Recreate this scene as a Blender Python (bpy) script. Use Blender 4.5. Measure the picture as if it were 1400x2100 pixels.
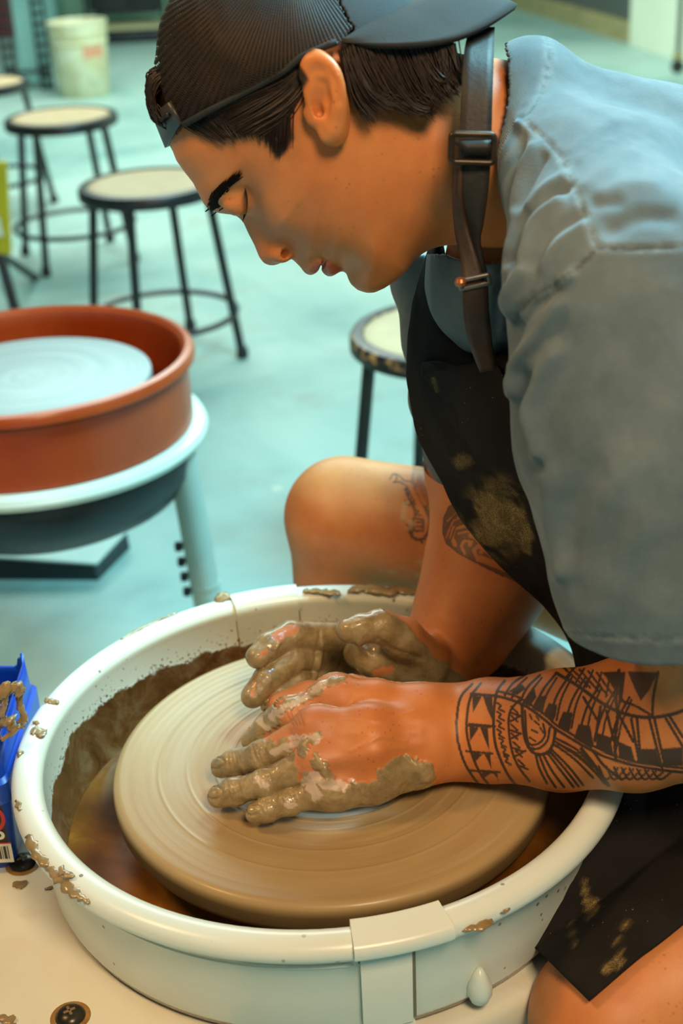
import bpy, bmesh, math, random
import numpy as np
from mathutils import Vector, Matrix

for _o in list(bpy.data.objects):
    bpy.data.objects.remove(_o)
SC = bpy.context.scene
COL = SC.collection
random.seed(7)
np.random.seed(7)

# ------------------------------------------------------------------ camera
F_PX, PITCH, ROLL, CAM_H = 2855.0, math.radians(26.25), math.radians(-3.09), 1.237
_cp, _sp, _cr, _sr = math.cos(PITCH), math.sin(PITCH), math.cos(ROLL), math.sin(ROLL)
CAM_F = np.array([0, _cp, -_sp])
_r0 = np.array([1.0, 0, 0]); _u0 = np.array([0, _sp, _cp])
CAM_R = _r0 * _cr + _u0 * _sr
CAM_U = _u0 * _cr - _r0 * _sr
CAM_C = np.array([0.0, 0.0, CAM_H])
cam_d = bpy.data.cameras.new('camera')
cam_d.sensor_fit = 'VERTICAL'; cam_d.sensor_height = 36.0
cam_d.lens = F_PX / 2100 * 36.0
cam_d.clip_start = 0.02; cam_d.clip_end = 60
cam_d.dof.use_dof = True; cam_d.dof.focus_distance = 1.02; cam_d.dof.aperture_fstop = 6.0
cam_o = bpy.data.objects.new('camera', cam_d); COL.objects.link(cam_o)
_m = Matrix(((CAM_R[0], CAM_U[0], -CAM_F[0], 0), (CAM_R[1], CAM_U[1], -CAM_F[1], 0),
             (CAM_R[2], CAM_U[2], -CAM_F[2], CAM_H), (0, 0, 0, 1)))
cam_o.matrix_world = _m
SC.camera = cam_o

# ------------------------------------------------------------------ world, lights, exposure
SC.view_settings.view_transform = 'Standard'
SC.view_settings.look = 'None'
SC.view_settings.gamma = 1.0
SC.view_settings.use_curve_mapping = False
SC.view_settings.exposure = -0.12
wd = bpy.data.worlds.new('room_light'); SC.world = wd; wd.use_nodes = True
_bg = wd.node_tree.nodes['Background']
_bg.inputs[0].default_value = (0.40, 0.62, 0.60, 1); _bg.inputs[1].default_value = 0.19

def area_light(name, loc, target, size, power, color, size_y=None):
    l = bpy.data.lights.new(name, 'AREA'); l.energy = power; l.color = color
    l.shape = 'RECTANGLE'; l.size = size; l.size_y = size_y or size
    o = bpy.data.objects.new(name, l); COL.objects.link(o); o.location = loc
    o.rotation_euler = (Vector(target) - Vector(loc)).to_track_quat('-Z', 'Y').to_euler()
    return o
# cool ceiling panels over the studio floor and behind the potter
area_light('ceiling_light_back', (0.95, 1.55, 2.45), (0.35, 1.1, 0.95), 0.8, 135, (0.38, 0.85, 1.0), 0.8)
area_light('ceiling_light_far', (-0.2, 6.2, 3.1), (-0.1, 6.2, 0), 3.0, 330, (0.82, 1.0, 0.92), 3.4)
# warm key added behind the camera to brighten the face, and a weaker work lamp left of the wheel
area_light('added_warm_key', (0.40, -0.45, 2.25), (0.05, 0.95, 0.85), 0.45, 38, (1.0, 0.72, 0.44), 0.45)
area_light('work_lamp', (-0.9, 0.75, 1.9), (0.0, 1.0, 0.75), 0.22, 10, (1.0, 0.60, 0.26), 0.22)

# ------------------------------------------------------------------ pixel helpers (1400 x 2100 frame)
def ray(px, py):
    return CAM_F * F_PX + CAM_R * (px - 700.0) + CAM_U * (1050.0 - py)
def at(px, py, x=None, y=None, z=None, d=None):
    r = ray(px, py)
    if x is not None: t = (x - CAM_C[0]) / r[0]
    elif y is not None: t = (y - CAM_C[1]) / r[1]
    elif z is not None: t = (z - CAM_C[2]) / r[2]
    else: t = d / np.linalg.norm(r)
    return CAM_C + r * t
def px_of(P):
    d = np.asarray(P, float) - CAM_C; z = d @ CAM_F
    return np.stack([700 + F_PX * (d @ CAM_R) / z, 1050 - F_PX * (d @ CAM_U) / z], -1)
def mpp(P):                       # metres per pixel at a point
    return float((np.asarray(P) - CAM_C) @ CAM_F) / F_PX

# ------------------------------------------------------------------ objects
def obj(name, me, mat=None, parent=None):
    o = bpy.data.objects.new(name, me); COL.objects.link(o)
    if mat is not None and not len(me.materials):
        for m in (mat if isinstance(mat, (list, tuple)) else [mat]): me.materials.append(m)
    if parent is not None: o.parent = parent
    return o
def empty(name, loc=(0, 0, 0)):
    o = bpy.data.objects.new(name, None); COL.objects.link(o); o.location = loc
    o.empty_display_size = 0.05
    return o
def tag(o, label=None, cat=None, group=None, kind=None):
    if label: o['label'] = label
    if cat: o['category'] = cat
    if group: o['group'] = group
    if kind: o['kind'] = kind
    return o
def child(name, me, mat, parent):   # mesh given in world coordinates
    o = obj(name, me, mat, parent)
    loc = Vector((0, 0, 0)); p = parent
    while p is not None:
        loc += Vector(p.location); p = p.parent
    o.location = -loc
    return o
def mesh(name, V, Fc, smooth=True, attrs=None, auto=None):
    me = bpy.data.meshes.new(name)
    V = np.asarray(V, np.float32)
    if isinstance(Fc, np.ndarray):
        n, k = Fc.shape
        me.vertices.add(len(V)); me.vertices.foreach_set('co', V.ravel())
        me.loops.add(n * k); me.loops.foreach_set('vertex_index', Fc.astype(np.int32).ravel())
        me.polygons.add(n)
        me.polygons.foreach_set('loop_start', np.arange(0, n * k, k, dtype=np.int32))
        me.update(calc_edges=True); me.validate()
    else:
        me.from_pydata([tuple(map(float, v)) for v in V], [], [tuple(map(int, f)) for f in Fc])
    if smooth:
        me.polygons.foreach_set('use_smooth', np.ones(len(me.polygons), bool))
    if auto is not None:
        try: me.set_sharp_from_angle(angle=math.radians(auto))
        except Exception: pass
    if attrs:
        for k, a in attrs.items():
            at_ = me.attributes.new(k, 'FLOAT', 'POINT'); at_.data.foreach_set('value', np.asarray(a, np.float32))
    me.update()
    return me
class MB:
    """collects simple shapes into one mesh"""
    def __init__(s): s.v = []; s.f = []
    def add(s, V, Fc):
        b = len(s.v); s.v += [tuple(map(float, q)) for q in V]; s.f += [tuple(int(i) + b for i in f) for f in Fc]; return s
    def box(s, c, size, rot=None, bevel=0.0):
        x, y, z = [q / 2 for q in size]
        if bevel <= 0:
            V = [(-x, -y, -z), (x, -y, -z), (x, y, -z), (-x, y, -z), (-x, -y, z), (x, -y, z), (x, y, z), (-x, y, z)]
            Fc = [(0, 3, 2, 1), (4, 5, 6, 7), (0, 1, 5, 4), (1, 2, 6, 5), (2, 3, 7, 6), (3, 0, 4, 7)]
        else:
            bm = bmesh.new(); bmesh.ops.create_cube(bm, size=1)
            for v in bm.verts: v.co = Vector((v.co.x * size[0], v.co.y * size[1], v.co.z * size[2]))
            bmesh.ops.bevel(bm, geom=bm.edges[:], offset=bevel, segments=3, profile=0.5, affect='EDGES')
            bm.verts.index_update(); V = [tuple(v.co) for v in bm.verts]; Fc = [[v.index for v in f.verts] for f in bm.faces]; bm.free()
        R = Matrix.Identity(3) if rot is None else rot
        return s.add([tuple(R @ Vector(v) + Vector(c)) for v in V], Fc)
    def tube(s, pts, r, n=12, cap=True, closed=False, up=None, flat=1.0):
        P = [Vector(map(float, p)) for p in pts]; m = len(P)
        R = [r] * m if np.isscalar(r) else list(r)
        V = []; prev = None
        for i in range(m):
            a = P[(i - 1) % m] if (closed or i > 0) else P[i]
            b = P[(i + 1) % m] if (closed or i < m - 1) else P[i]
            t = (b - a).normalized()
            if prev is None:
                ref = Vector(up) if up is not None else (Vector((0, 0, 1)) if abs(t.z) < 0.9 else Vector((1, 0, 0)))
                nrm = (ref - t * ref.dot(t)).normalized()
            else:
                nrm = (prev - t * prev.dot(t)).normalized()
            prev = nrm; bi = t.cross(nrm)
            for k in range(n):
                an = 2 * math.pi * k / n
                V.append(P[i] + nrm * math.cos(an) * R[i] + bi * math.sin(an) * R[i] * flat)
        Fc = []
        for i in range(m if closed else m - 1):
            j = (i + 1) % m
            for k in range(n):
                l = (k + 1) % n; Fc.append((i * n + k, i * n + l, j * n + l, j * n + k))
        if cap and not closed:
            Fc.append(tuple(reversed(range(n)))); Fc.append(tuple((m - 1) * n + k for k in range(n)))
        return s.add(V, Fc)
    def lathe(s, prof, c=(0, 0, 0), n=64, a0=0.0, a1=2 * math.pi, closed_prof=False):
        full = abs(a1 - a0 - 2 * math.pi) < 1e-6; m = n if full else n + 1
        V = []; k = len(prof)
        for i in range(m):
            an = a0 + (a1 - a0) * i / n
            for (r, z) in prof: V.append((c[0] + r * math.cos(an), c[1] + r * math.sin(an), c[2] + z))
        Fc = []
        for i in range(n):
            j = (i + 1) % m
            for q in range(k if closed_prof else k - 1):
                w = (q + 1) % k; Fc.append((i * k + q, j * k + q, j * k + w, i * k + w))
        if not full and closed_prof:
            Fc.append(tuple(reversed(range(k)))); Fc.append(tuple((m - 1) * k + q for q in range(k)))
        return s.add(V, Fc)
    def build(s, name, mat, parent=None, smooth=True, auto=40, world=False):
        me = mesh(name, s.v, s.f, smooth, auto=auto if smooth else None)
        bm = bmesh.new(); bm.from_mesh(me); bmesh.ops.recalc_face_normals(bm, faces=bm.faces[:]); bm.to_mesh(me); bm.free()
        return child(name, me, mat, parent) if (world and parent is not None) else obj(name, me, mat, parent)
def copy_tree(o, parent=None):
    c = o.copy(); COL.objects.link(c)
    if parent is not None: c.parent = parent
    for ch in o.children: copy_tree(ch, c)
    return c

# ------------------------------------------------------------------ materials
class NT:
    def __init__(s, name):
        s.m = bpy.data.materials.new(name); s.m.use_nodes = True
        s.t = s.m.node_tree; s.b = s.t.nodes['Principled BSDF']; s.out = s.t.nodes['Material Output']
    def n(s, typ, **k):
        q = s.t.nodes.new(typ)
        for a, v in k.items(): setattr(q, a, v)
        return q
    def l(s, a, b): s.t.links.new(a, b)
    def val(s, sock, v):
        if hasattr(v, 'is_output') or isinstance(v, bpy.types.NodeSocket): s.l(v, sock)
        else: sock.default_value = v
    def coords(s, kind='Object', scale=(1, 1, 1)):
        c = s.n('ShaderNodeTexCoord'); mp = s.n('ShaderNodeMapping'); s.l(c.outputs[kind], mp.inputs[0]); mp.inputs['Scale'].default_value = scale
        return mp.outputs[0]
    def noise(s, scale, detail=4, rough=0.55, vec=None, dist=0.0):
        q = s.n('ShaderNodeTexNoise'); q.inputs['Scale'].default_value = scale; q.inputs['Detail'].default_value = detail
        q.inputs['Roughness'].default_value = rough; q.inputs['Distortion'].default_value = dist
        s.l(vec if vec is not None else s.coords(), q.inputs['Vector']); return q.outputs['Fac']
    def voronoi(s, scale, vec=None, feature='F1', rnd=1.0):
        q = s.n('ShaderNodeTexVoronoi', feature=feature); q.inputs['Scale'].default_value = scale; q.inputs['Randomness'].default_value = rnd
        s.l(vec if vec is not None else s.coords(), q.inputs['Vector']); return q
    def ramp(s, fac, stops, interp='LINEAR'):
        q = s.n('ShaderNodeValToRGB'); q.color_ramp.interpolation = interp; e = q.color_ramp.elements
        while len(e) > 1: e.remove(e[0])
        for i, (p, c) in enumerate(stops):
            el = e[0] if i == 0 else e.new(p); el.position = p; el.color = (*c, 1) if len(c) == 3 else c
        s.val(q.inputs[0], fac); return q.outputs[0]
    def step(s, fac, lo, hi):
        q = s.n('ShaderNodeMapRange'); q.clamp = True; s.val(q.inputs[0], fac); q.inputs[1].default_value = lo; q.inputs[2].default_value = hi
        return q.outputs[0]
    def math(s, op, a, b=0.0, clamp=False):
        q = s.n('ShaderNodeMath', operation=op); q.use_clamp = clamp; s.val(q.inputs[0], a); s.val(q.inputs[1], b); return q.outputs[0]
    def mix(s, fac, a, b, blend='MIX'):
        q = s.n('ShaderNodeMix', data_type='RGBA', blend_type=blend); s.val(q.inputs[0], fac)
        for i, v in ((6, a), (7, b)):
            if isinstance(v, tuple): q.inputs[i].default_value = (*v, 1) if len(v) == 3 else v
            else: s.l(v, q.inputs[i])
        return q.outputs[2]
    def fmix(s, fac, a, b):
        q = s.n('ShaderNodeMix', data_type='FLOAT'); s.val(q.inputs[0], fac); s.val(q.inputs[2], a); s.val(q.inputs[3], b); return q.outputs[0]
    def attr(s, name):
        q = s.n('ShaderNodeAttribute', attribute_name=name); return q.outputs['Fac']
    def sep(s, vec):
        q = s.n('ShaderNodeSeparateXYZ'); s.l(vec, q.inputs[0]); return q.outputs
    def bump(s, h, strength=0.3, dist=0.002):
        q = s.n('ShaderNodeBump'); q.inputs['Strength'].default_value = strength; q.inputs['Distance'].default_value = dist
        s.l(h, q.inputs['Height']); s.l(q.outputs[0], s.b.inputs['Normal']); return q
    def set(s, **k):
        for a, v in k.items():
            nm = {'color': 'Base Color', 'rough': 'Roughness', 'metal': 'Metallic', 'spec': 'Specular IOR Level', 'coat': 'Coat Weight',
                  'coat_rough': 'Coat Roughness', 'sheen': 'Sheen Weight', 'sss': 'Subsurface Weight', 'alpha': 'Alpha'}[a]
            if isinstance(v, tuple) and len(v) == 3: v = (*v, 1)
            s.val(s.b.inputs[nm], v)
        return s
def lin(r, g, b):                  # 0-255 display colour to linear
    f = lambda c: ((c / 255 + 0.055) / 1.055) ** 2.4 if c > 10 else c / 255 / 12.92
    return (f(r), f(g), f(b))
def simple(name, col, rough=0.5, var=0.12, scale=30, metal=0.0, bump=0.0, bscale=200, **k):
    t = NT(name); n = t.noise(scale, 5)
    d = tuple(c * (1 - var) for c in col); u = tuple(min(1, c * (1 + var)) for c in col)
    t.set(color=t.ramp(n, [(0.3, d), (0.7, u)]), rough=rough, metal=metal, **k)
    if bump: t.bump(t.noise(bscale, 3), bump, 0.001)
    return t.m

# ------------------------------------------------------------------ numpy noise
def _hash(i, j, k, seed):
    h = (i.astype(np.int64) * 374761393 + j.astype(np.int64) * 668265263 + k.astype(np.int64) * 2147483647 + seed * 974634777) & 0xFFFFFFFF
    h = ((h ^ (h >> 13)) * 1274126177) & 0xFFFFFFFF
    return ((h ^ (h >> 16)) & 0xFFFF).astype(np.float32) / 65535.0
def vnoise(P, scale, seed=0):
    Q = np.asarray(P, np.float64) * scale; I = np.floor(Q); T = (Q - I); T = T * T * (3 - 2 * T); I = I.astype(np.int64)
    out = 0
    for a in (0, 1):
        for b in (0, 1):
            for c in (0, 1):
                w = (T[:, 0] if a else 1 - T[:, 0]) * (T[:, 1] if b else 1 - T[:, 1]) * (T[:, 2] if c else 1 - T[:, 2])
                out = out + w * _hash(I[:, 0] + a, I[:, 1] + b, I[:, 2] + c, seed)
    return out
def fbm(P, scale, octv=3, seed=0):
    s = 0; a = 0.5; tot = 0
    for o in range(octv):
        s = s + a * vnoise(P, scale * 2 ** o, seed + o * 17); tot += a; a *= 0.5
    return s / tot
def sstep(x, a, b):
    t = np.clip((x - a) / (b - a), 0, 1); return t * t * (3 - 2 * t)

# ------------------------------------------------------------------ implicit surfaces
def cone(P, a, b, ra, rb):
    a = np.asarray(a, np.float32); b = np.asarray(b, np.float32); ab = b - a; L = float(ab @ ab) + 1e-12
    t = np.clip(((P - a) @ ab) / L, 0, 1)
    d = P - a - t[:, None] * ab
    return np.sqrt((d * d).sum(1)) - (ra + (rb - ra) * t)
def smin(a, b, k):
    if k <= 0: return np.minimum(a, b)
    h = np.maximum(k - np.abs(a - b), 0) / k
    return np.minimum(a, b) - h * h * k * 0.25
def smax(a, b, k): return -smin(-a, -b, k)
def chain(P, pts, rad, k=0.0):
    f = None
    if len(pts) == 1: return np.sqrt(((P - np.asarray(pts[0], np.float32)) ** 2).sum(1)) - rad[0]
    for i in range(len(pts) - 1):
        c = cone(P, pts[i], pts[i + 1], rad[i], rad[i + 1]); f = c if f is None else smin(f, c, k)
    return f
def ellipsoid(P, c, r, R=None):
    d = P - np.asarray(c, np.float32)
    if R is not None: d = d @ np.asarray(R, np.float32)
    r = np.asarray(r, np.float32)
    k0 = np.sqrt(((d / r) ** 2).sum(1)); k1 = np.sqrt(((d / (r * r)) ** 2).sum(1)) + 1e-9
    return k0 * (k0 - 1) / k1
def surface_net(F, o, h):
    S = F < 0
    nx, ny, nz = F.shape
    cnt = np.zeros((nx - 1, ny - 1, nz - 1), np.uint8)
    for a in (0, 1):
        for b in (0, 1):
            for c in (0, 1): cnt += S[a:nx - 1 + a, b:ny - 1 + b, c:nz - 1 + c]
    act = (cnt > 0) & (cnt < 8)
    I = np.argwhere(act); n = len(I)
    idx = np.full(act.shape, -1, np.int32); idx[act] = np.arange(n)
    acc = np.zeros((n, 3), np.float64); num = np.zeros(n)
    cr = [(a, b, c) for a in (0, 1) for b in (0, 1) for c in (0, 1)]
    val = {q: F[I[:, 0] + q[0], I[:, 1] + q[1], I[:, 2] + q[2]] for q in cr}
    for q in cr:
        for ax in range(3):
            if q[ax]: continue
            w = list(q); w[ax] = 1; w = tuple(w)
            f0, f1 = val[q], val[w]; m = (f0 < 0) != (f1 < 0)
            t = np.where(m, f0 / np.where(m, f0 - f1, 1), 0)
            p = np.tile(np.array(q, float), (n, 1)); p[:, ax] += t
            acc[m] += p[m]; num[m] += 1
    V = (I + acc / num[:, None]) * h + np.asarray(o)
    Q = []
    for ax in range(3):
        sl0 = [slice(None)] * 3; sl1 = [slice(None)] * 3
        sl0[ax] = slice(0, -1); sl1[ax] = slice(1, None)
        d = S[tuple(sl0)] != S[tuple(sl1)]
        E = np.argwhere(d); b, c = (ax + 1) % 3, (ax + 2) % 3
        E = E[(E[:, b] > 0) & (E[:, c] > 0) & (E[:, b] < F.shape[b] - 1) & (E[:, c] < F.shape[c] - 1)]
        def cell(db, dc):
            e = E.copy(); e[:, b] += db; e[:, c] += dc; return idx[e[:, 0], e[:, 1], e[:, 2]]
        q = np.stack([cell(-1, -1), cell(0, -1), cell(0, 0), cell(-1, 0)], 1)
        fl = ~S[E[:, 0], E[:, 1], E[:, 2]]
        q[fl] = q[fl][:, ::-1]
        Q.append(q)
    Q = np.concatenate(Q); Q = Q[(Q >= 0).all(1)]
    return V, Q
def smooth_mesh(V, Q, it=2, lam=0.5):
    e = np.concatenate([Q[:, [i, (i + 1) % Q.shape[1]]] for i in range(Q.shape[1])]); n = len(V)
    deg = np.bincount(e[:, 0], minlength=n) + np.bincount(e[:, 1], minlength=n); deg = np.maximum(deg, 1)
    for _ in range(it):
        A = np.stack([np.bincount(e[:, 0], V[e[:, 1], k], n) + np.bincount(e[:, 1], V[e[:, 0], k], n) for k in range(3)], 1) / deg[:, None]
        V = V + lam * (A - V)
    return V
def normals(V, Q):
    a = V[Q[:, 2]] - V[Q[:, 0]]; b = V[Q[:, 3 % Q.shape[1]]] - V[Q[:, 1]]
    fn = np.cross(a, b); n = len(V); N = np.zeros((n, 3))
    for c in range(Q.shape[1]):
        for k in range(3): N[:, k] += np.bincount(Q[:, c], fn[:, k], n)
    return N / (np.linalg.norm(N, axis=1, keepdims=True) + 1e-12)
def mesh_sdf(fn, lo, hi, h, coarse=4, band=1.3, smooth=1):
    lo = np.asarray(lo, float); hi = np.asarray(hi, float); H = h * coarse
    nc = np.ceil((hi - lo) / H).astype(int) + 1
    g = [lo[i] + H * np.arange(nc[i]) for i in range(3)]
    C = np.stack(np.meshgrid(*g, indexing='ij'), -1).reshape(-1, 3).astype(np.float32)
    fc = fn(C).reshape(nc)
    near = np.abs(fc) < H * band * 1.2
    nf = (nc - 1) * coarse + 1
    up = np.minimum((np.arange(nf.max()) + coarse // 2) // coarse, nc.max() - 1)
    ux, uy, uz = [np.minimum(up[:nf[i]], nc[i] - 1) for i in range(3)]
    F = np.where(fc < 0, -1.0, 1.0).astype(np.float32)[np.ix_(ux, uy, uz)]
    M = near[np.ix_(ux, uy, uz)]
    I = np.argwhere(M)
    val = np.empty(len(I), np.float32)
    for s in range(0, len(I), 1500000):
        val[s:s + 1500000] = fn((I[s:s + 1500000] * h + lo).astype(np.float32))
    F[M] = val
    V, Q = surface_net(F, lo, h)
    if smooth: V = smooth_mesh(V, Q, smooth)
    return V, Q
def keep_faces(V, Q, keep, extra=None):
    Q = Q[keep[Q].all(1)]
    used = np.zeros(len(V), bool); used[Q.ravel()] = True
    m = np.cumsum(used) - 1
    if extra is None: return V[used], m[Q]
    return V[used], m[Q], [e[used] for e in extra]
def seg_dist(P2, line):
    line = np.asarray(line, float); best = np.full(len(P2), 1e9)
    for a, b in zip(line[:-1], line[1:]):
        ab = b - a; t = np.clip(((P2 - a) @ ab) / (ab @ ab + 1e-9), 0, 1)
        d = P2 - a - t[:, None] * ab; best = np.minimum(best, (d * d).sum(1))
    return np.sqrt(best)
def in_poly(P2, poly):
    x, y = P2[:, 0], P2[:, 1]; c = np.zeros(len(P2), bool); n = len(poly)
    for i in range(n):
        x0, y0 = poly[i]; x1, y1 = poly[(i + 1) % n]
        if y0 == y1: continue
        c ^= ((y0 > y) != (y1 > y)) & (x < (x1 - x0) * (y - y0) / (y1 - y0) + x0)
    return c
def poly_sd(P2, poly):             # positive inside
    p = [tuple(q) for q in poly]; d = seg_dist(P2, p + [p[0]])
    return np.where(in_poly(P2, p), d, -d)
def catmull(pts, n=8):
    p = [np.asarray(q, float) for q in pts]; out = []
    p = [2 * p[0] - p[1]] + p + [2 * p[-1] - p[-2]]
    for i in range(1, len(p) - 2):
        for k in range(n):
            t = k / n
            out.append(0.5 * ((2 * p[i]) + (-p[i - 1] + p[i + 1]) * t + (2 * p[i - 1] - 5 * p[i] + 4 * p[i + 1] - p[i + 2]) * t * t + (-p[i - 1] + 3 * p[i] - 3 * p[i + 1] + p[i + 2]) * t ** 3))
    out.append(p[-2]); return np.array(out)
def N4(px, py, y, rpx):            # node: pixel, world depth y, radius in pixels
    P = at(px, py, y=y); return P, rpx * mpp(P)
def nodes(lst):
    q = [N4(*a) for a in lst]; return [a[0] for a in q], [a[1] for a in q]

# ================================================================== materials of the place
def mat_floor():
    t = NT('teal_concrete'); c = t.coords('Object')
    big = t.noise(1.1, 5, 0.6, c, 0.6); mid = t.noise(5.0, 6, 0.65, c); fine = t.noise(60, 3, 0.6, c)
    col = t.ramp(big, [(0.30, lin(104, 138, 136)), (0.45, lin(136, 168, 160)), (0.60, lin(158, 184, 174)), (0.75, lin(132, 154, 146))])
    col = t.mix(t.step(mid, 0.55, 0.78), col, lin(140, 152, 138))
    sp = t.voronoi(9, c); dots = t.step(sp.outputs['Distance'], 0.16, 0.08)
    dots = t.math('MULTIPLY', dots, t.step(t.noise(3.5, 2, 0.5, c), 0.52, 0.62))
    col = t.mix(t.math('MULTIPLY', dots, 0.6), col, lin(205, 205, 185))
    t.set(color=col, rough=t.fmix(mid, 0.38, 0.7), spec=0.35); t.bump(fine, 0.12, 0.002)
    return t.m
M_FLOOR = mat_floor()
M_WALL = simple('pale_painted_wall', lin(222, 230, 206), 0.7, 0.06, 3)
M_WALLG = simple('mint_painted_wall', lin(150, 196, 170), 0.7, 0.10, 2)
M_DOOR = simple('dark_grey_door_paint', lin(84, 92, 88), 0.6, 0.08, 2)
M_BASE = simple('yellowed_baseboard', lin(160, 150, 104), 0.7, 0.15, 6)
M_BLACK = simple('black_steel', (0.014, 0.016, 0.017), 0.38, 0.3, 40, bump=0.05)
M_BLACKP = simple('black_plastic', (0.018, 0.022, 0.026), 0.35, 0.4, 12)
M_BOARD = simple('tan_hardboard', lin(182, 158, 118), 0.55, 0.10, 14)
M_GLIDE = simple('rubber_glide', (0.02, 0.02, 0.02), 0.7)
def mat_orange():
    t = NT('orange_plastic'); c = t.coords(); n = t.noise(9, 5, 0.6, c)
    col = t.ramp(n, [(0.3, (0.34, 0.042, 0.006)), (0.7, (0.44, 0.064, 0.010))])
    sm = t.math('MULTIPLY', t.step(t.noise(22, 5, 0.7, c), 0.64, 0.76), 0.5)
    t.set(color=t.mix(sm, col, lin(196, 160, 130)), rough=0.30, spec=0.5); return t.m
M_ORANGE = mat_orange()
M_WHITEP = simple('white_enamel', lin(214, 222, 208), 0.30, 0.05, 8)
M_TUBE = simple('pale_grey_tube', lin(176, 188, 176), 0.4, 0.07, 9)
def ringvec(t, r, ang, kr, ka):
    cb = t.n('ShaderNodeCombineXYZ'); t.l(t.math('MULTIPLY', r, kr), cb.inputs[0])
    t.l(t.math('MULTIPLY', t.math('COSINE', ang), ka), cb.inputs[1]); t.l(t.math('MULTIPLY', t.math('SINE', ang), ka), cb.inputs[2]); return cb
def mat_bat(name, a, b):
    t = NT(name); c = t.coords(); s = t.sep(c)
    r = t.math('SQRT', t.math('ADD', t.math('MULTIPLY', s[0], s[0]), t.math('MULTIPLY', s[1], s[1])))
    ang = t.math('ARCTAN2', s[1], s[0])
    cb = ringvec(t, r, ang, 90.0, 0.4)
    ring = t.noise(1.0, 5, 0.6, cb.outputs[0])
    t.set(color=t.ramp(ring, [(0.3, a), (0.7, b)]), rough=0.45, spec=0.4)
    t.bump(ring, 0.25, 0.001); return t
M_GREYBAT = mat_bat('grey_wheel_head', lin(138, 150, 146), lin(162, 172, 166)).m

# ================================================================== room
f = MB(); f.add([(-7, -3, 0), (7, -3, 0), (7, 13, 0), (-7, 13, 0)], [(0, 1, 2, 3)])
fl = f.build('floor', M_FLOOR, smooth=False); tag(fl, 'teal concrete studio floor with clay specks', None, kind='structure')
w = MB(); w.box((0, 10.9, 1.5), (14, 0.1, 3.0)); wb = w.build('wall_back', M_WALLG, smooth=False); tag(wb, 'mint painted studio wall behind the stools', kind='structure')
# oblique wall on the right with a dark door
wA = Vector((1.34, 10.84, 0)); wB = Vector((2.25, 6.4, 0)); wd_ = (wB - wA); wL = wd_.length; wd_.normalize(); wn = Vector((wd_.y, -wd_.x, 0))
if wn.x > 0: wn = -wn
def wall_box(s0, s1, z0, z1, d0, d1, mb):
    P = [];
    for s, d in ((s0, d0), (s1, d0), (s1, d1), (s0, d1)):
        q = wA + wd_ * s + wn * d; P.append(q)
    V = [(p.x, p.y, z0) for p in P] + [(p.x, p.y, z1) for p in P]
    mb.add(V, [(0, 3, 2, 1), (4, 5, 6, 7), (0, 1, 5, 4), (1, 2, 6, 5), (2, 3, 7, 6), (3, 0, 4, 7)])
dS = 2.42
m = MB(); wall_box(dS, wL + 3, 0, 3, -0.25, 0.0, m); wall_box(0.0, dS, 2.2, 3, -0.25, 0.0, m)
wr = m.build('wall_right', M_WALL, smooth=False); tag(wr, 'pale painted wall beside the dark grey door', kind='structure')
m = MB(); wall_box(0.05, dS, 0.10, 2.2, -0.16, -0.10, m); dr = m.build('door_1', M_DOOR, smooth=False); tag(dr, 'wide dark grey door in the pale wall', kind='structure')
m = MB(); wall_box(0.05, dS - 0.01, 0.0, 0.10, -0.17, -0.02, m); bb = m.build('baseboard_right', M_BASE, smooth=False); tag(bb, 'yellowed sill below the dark grey door', kind='structure')

# ================================================================== stools
def stool_at(name, loc, rot, label, group=None, full=True):
    t = empty(name, (loc[0], loc[1], 0)); t.rotation_euler.z = math.radians(rot)
    tag(t, label, 'stool', group); return t
ST_R, ST_H = 0.178, 0.462
def stool_parts(root):
    m = MB(); m.lathe([(0.150, ST_H - 0.008), (0.156, ST_H - 0.001), (0.165, ST_H), (0.174, ST_H - 0.003), (0.178, ST_H - 0.010), (0.178, ST_H - 0.030), (0.174, ST_H - 0.034), (0.166, ST_H - 0.034), (0.166, ST_H - 0.014), (0.15, ST_H - 0.014)], n=56, closed_prof=True)
    m.build('seat_rim', M_BLACK, root)
    m = MB(); m.lathe([(0.0, ST_H - 0.004), (0.13, ST_H - 0.004), (0.152, ST_H - 0.0045), (0.155, ST_H - 0.007), (0.155, ST_H - 0.011), (0, ST_H - 0.011)], n=48)
    m.build('seat_board', M_BOARD, root)
    for k in range(4):
        a = math.pi / 2 * k; ca, sa = math.cos(a), math.sin(a)
        m = MB(); m.tube([(0.150 * ca, 0.150 * sa, ST_H - 0.02), (0.205 * ca, 0.205 * sa, 0.012)], 0.0115, 12)
        leg = m.build('leg', M_BLACK, root)
        m = MB(); m.lathe([(0.0, 0.0), (0.015, 0.0), (0.0165, 0.008), (0.0145, 0.028), (0.0, 0.028)], (0.206 * ca, 0.206 * sa, 0), 14)
        m.build('glide', M_GLIDE, leg)
    m = MB(); R = 0.192
    m.tube([(R * math.cos(i * math.pi / 24), R * math.sin(i * math.pi / 24), 0.115) for i in range(48)], 0.0085, 8, closed=True)
    m.build('foot_ring', M_BLACK, root)
st1 = stool_at('metal_stool', (-0.437, 3.50), -13, 'black steel stool with clean tan seat between the orange wheel and the other tan-seat stool')
stool_parts(st1)
def stool_copy(loc, rot, label):
    c = copy_tree(st1); c.location = (loc[0], loc[1], 0); c.rotation_euler.z = math.radians(rot); c['label'] = label; return c
stool_copy((-0.815, 4.50), -22, 'black steel stool with tan seat standing in front of the white plastic bucket')
s3 = stool_copy((0.207, 2.26), 16, 'black steel stool with paint-worn chipped rim behind the potter')
t = NT('chipped_black_rim'); cc = t.coords(); s_ = t.sep(cc)
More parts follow.
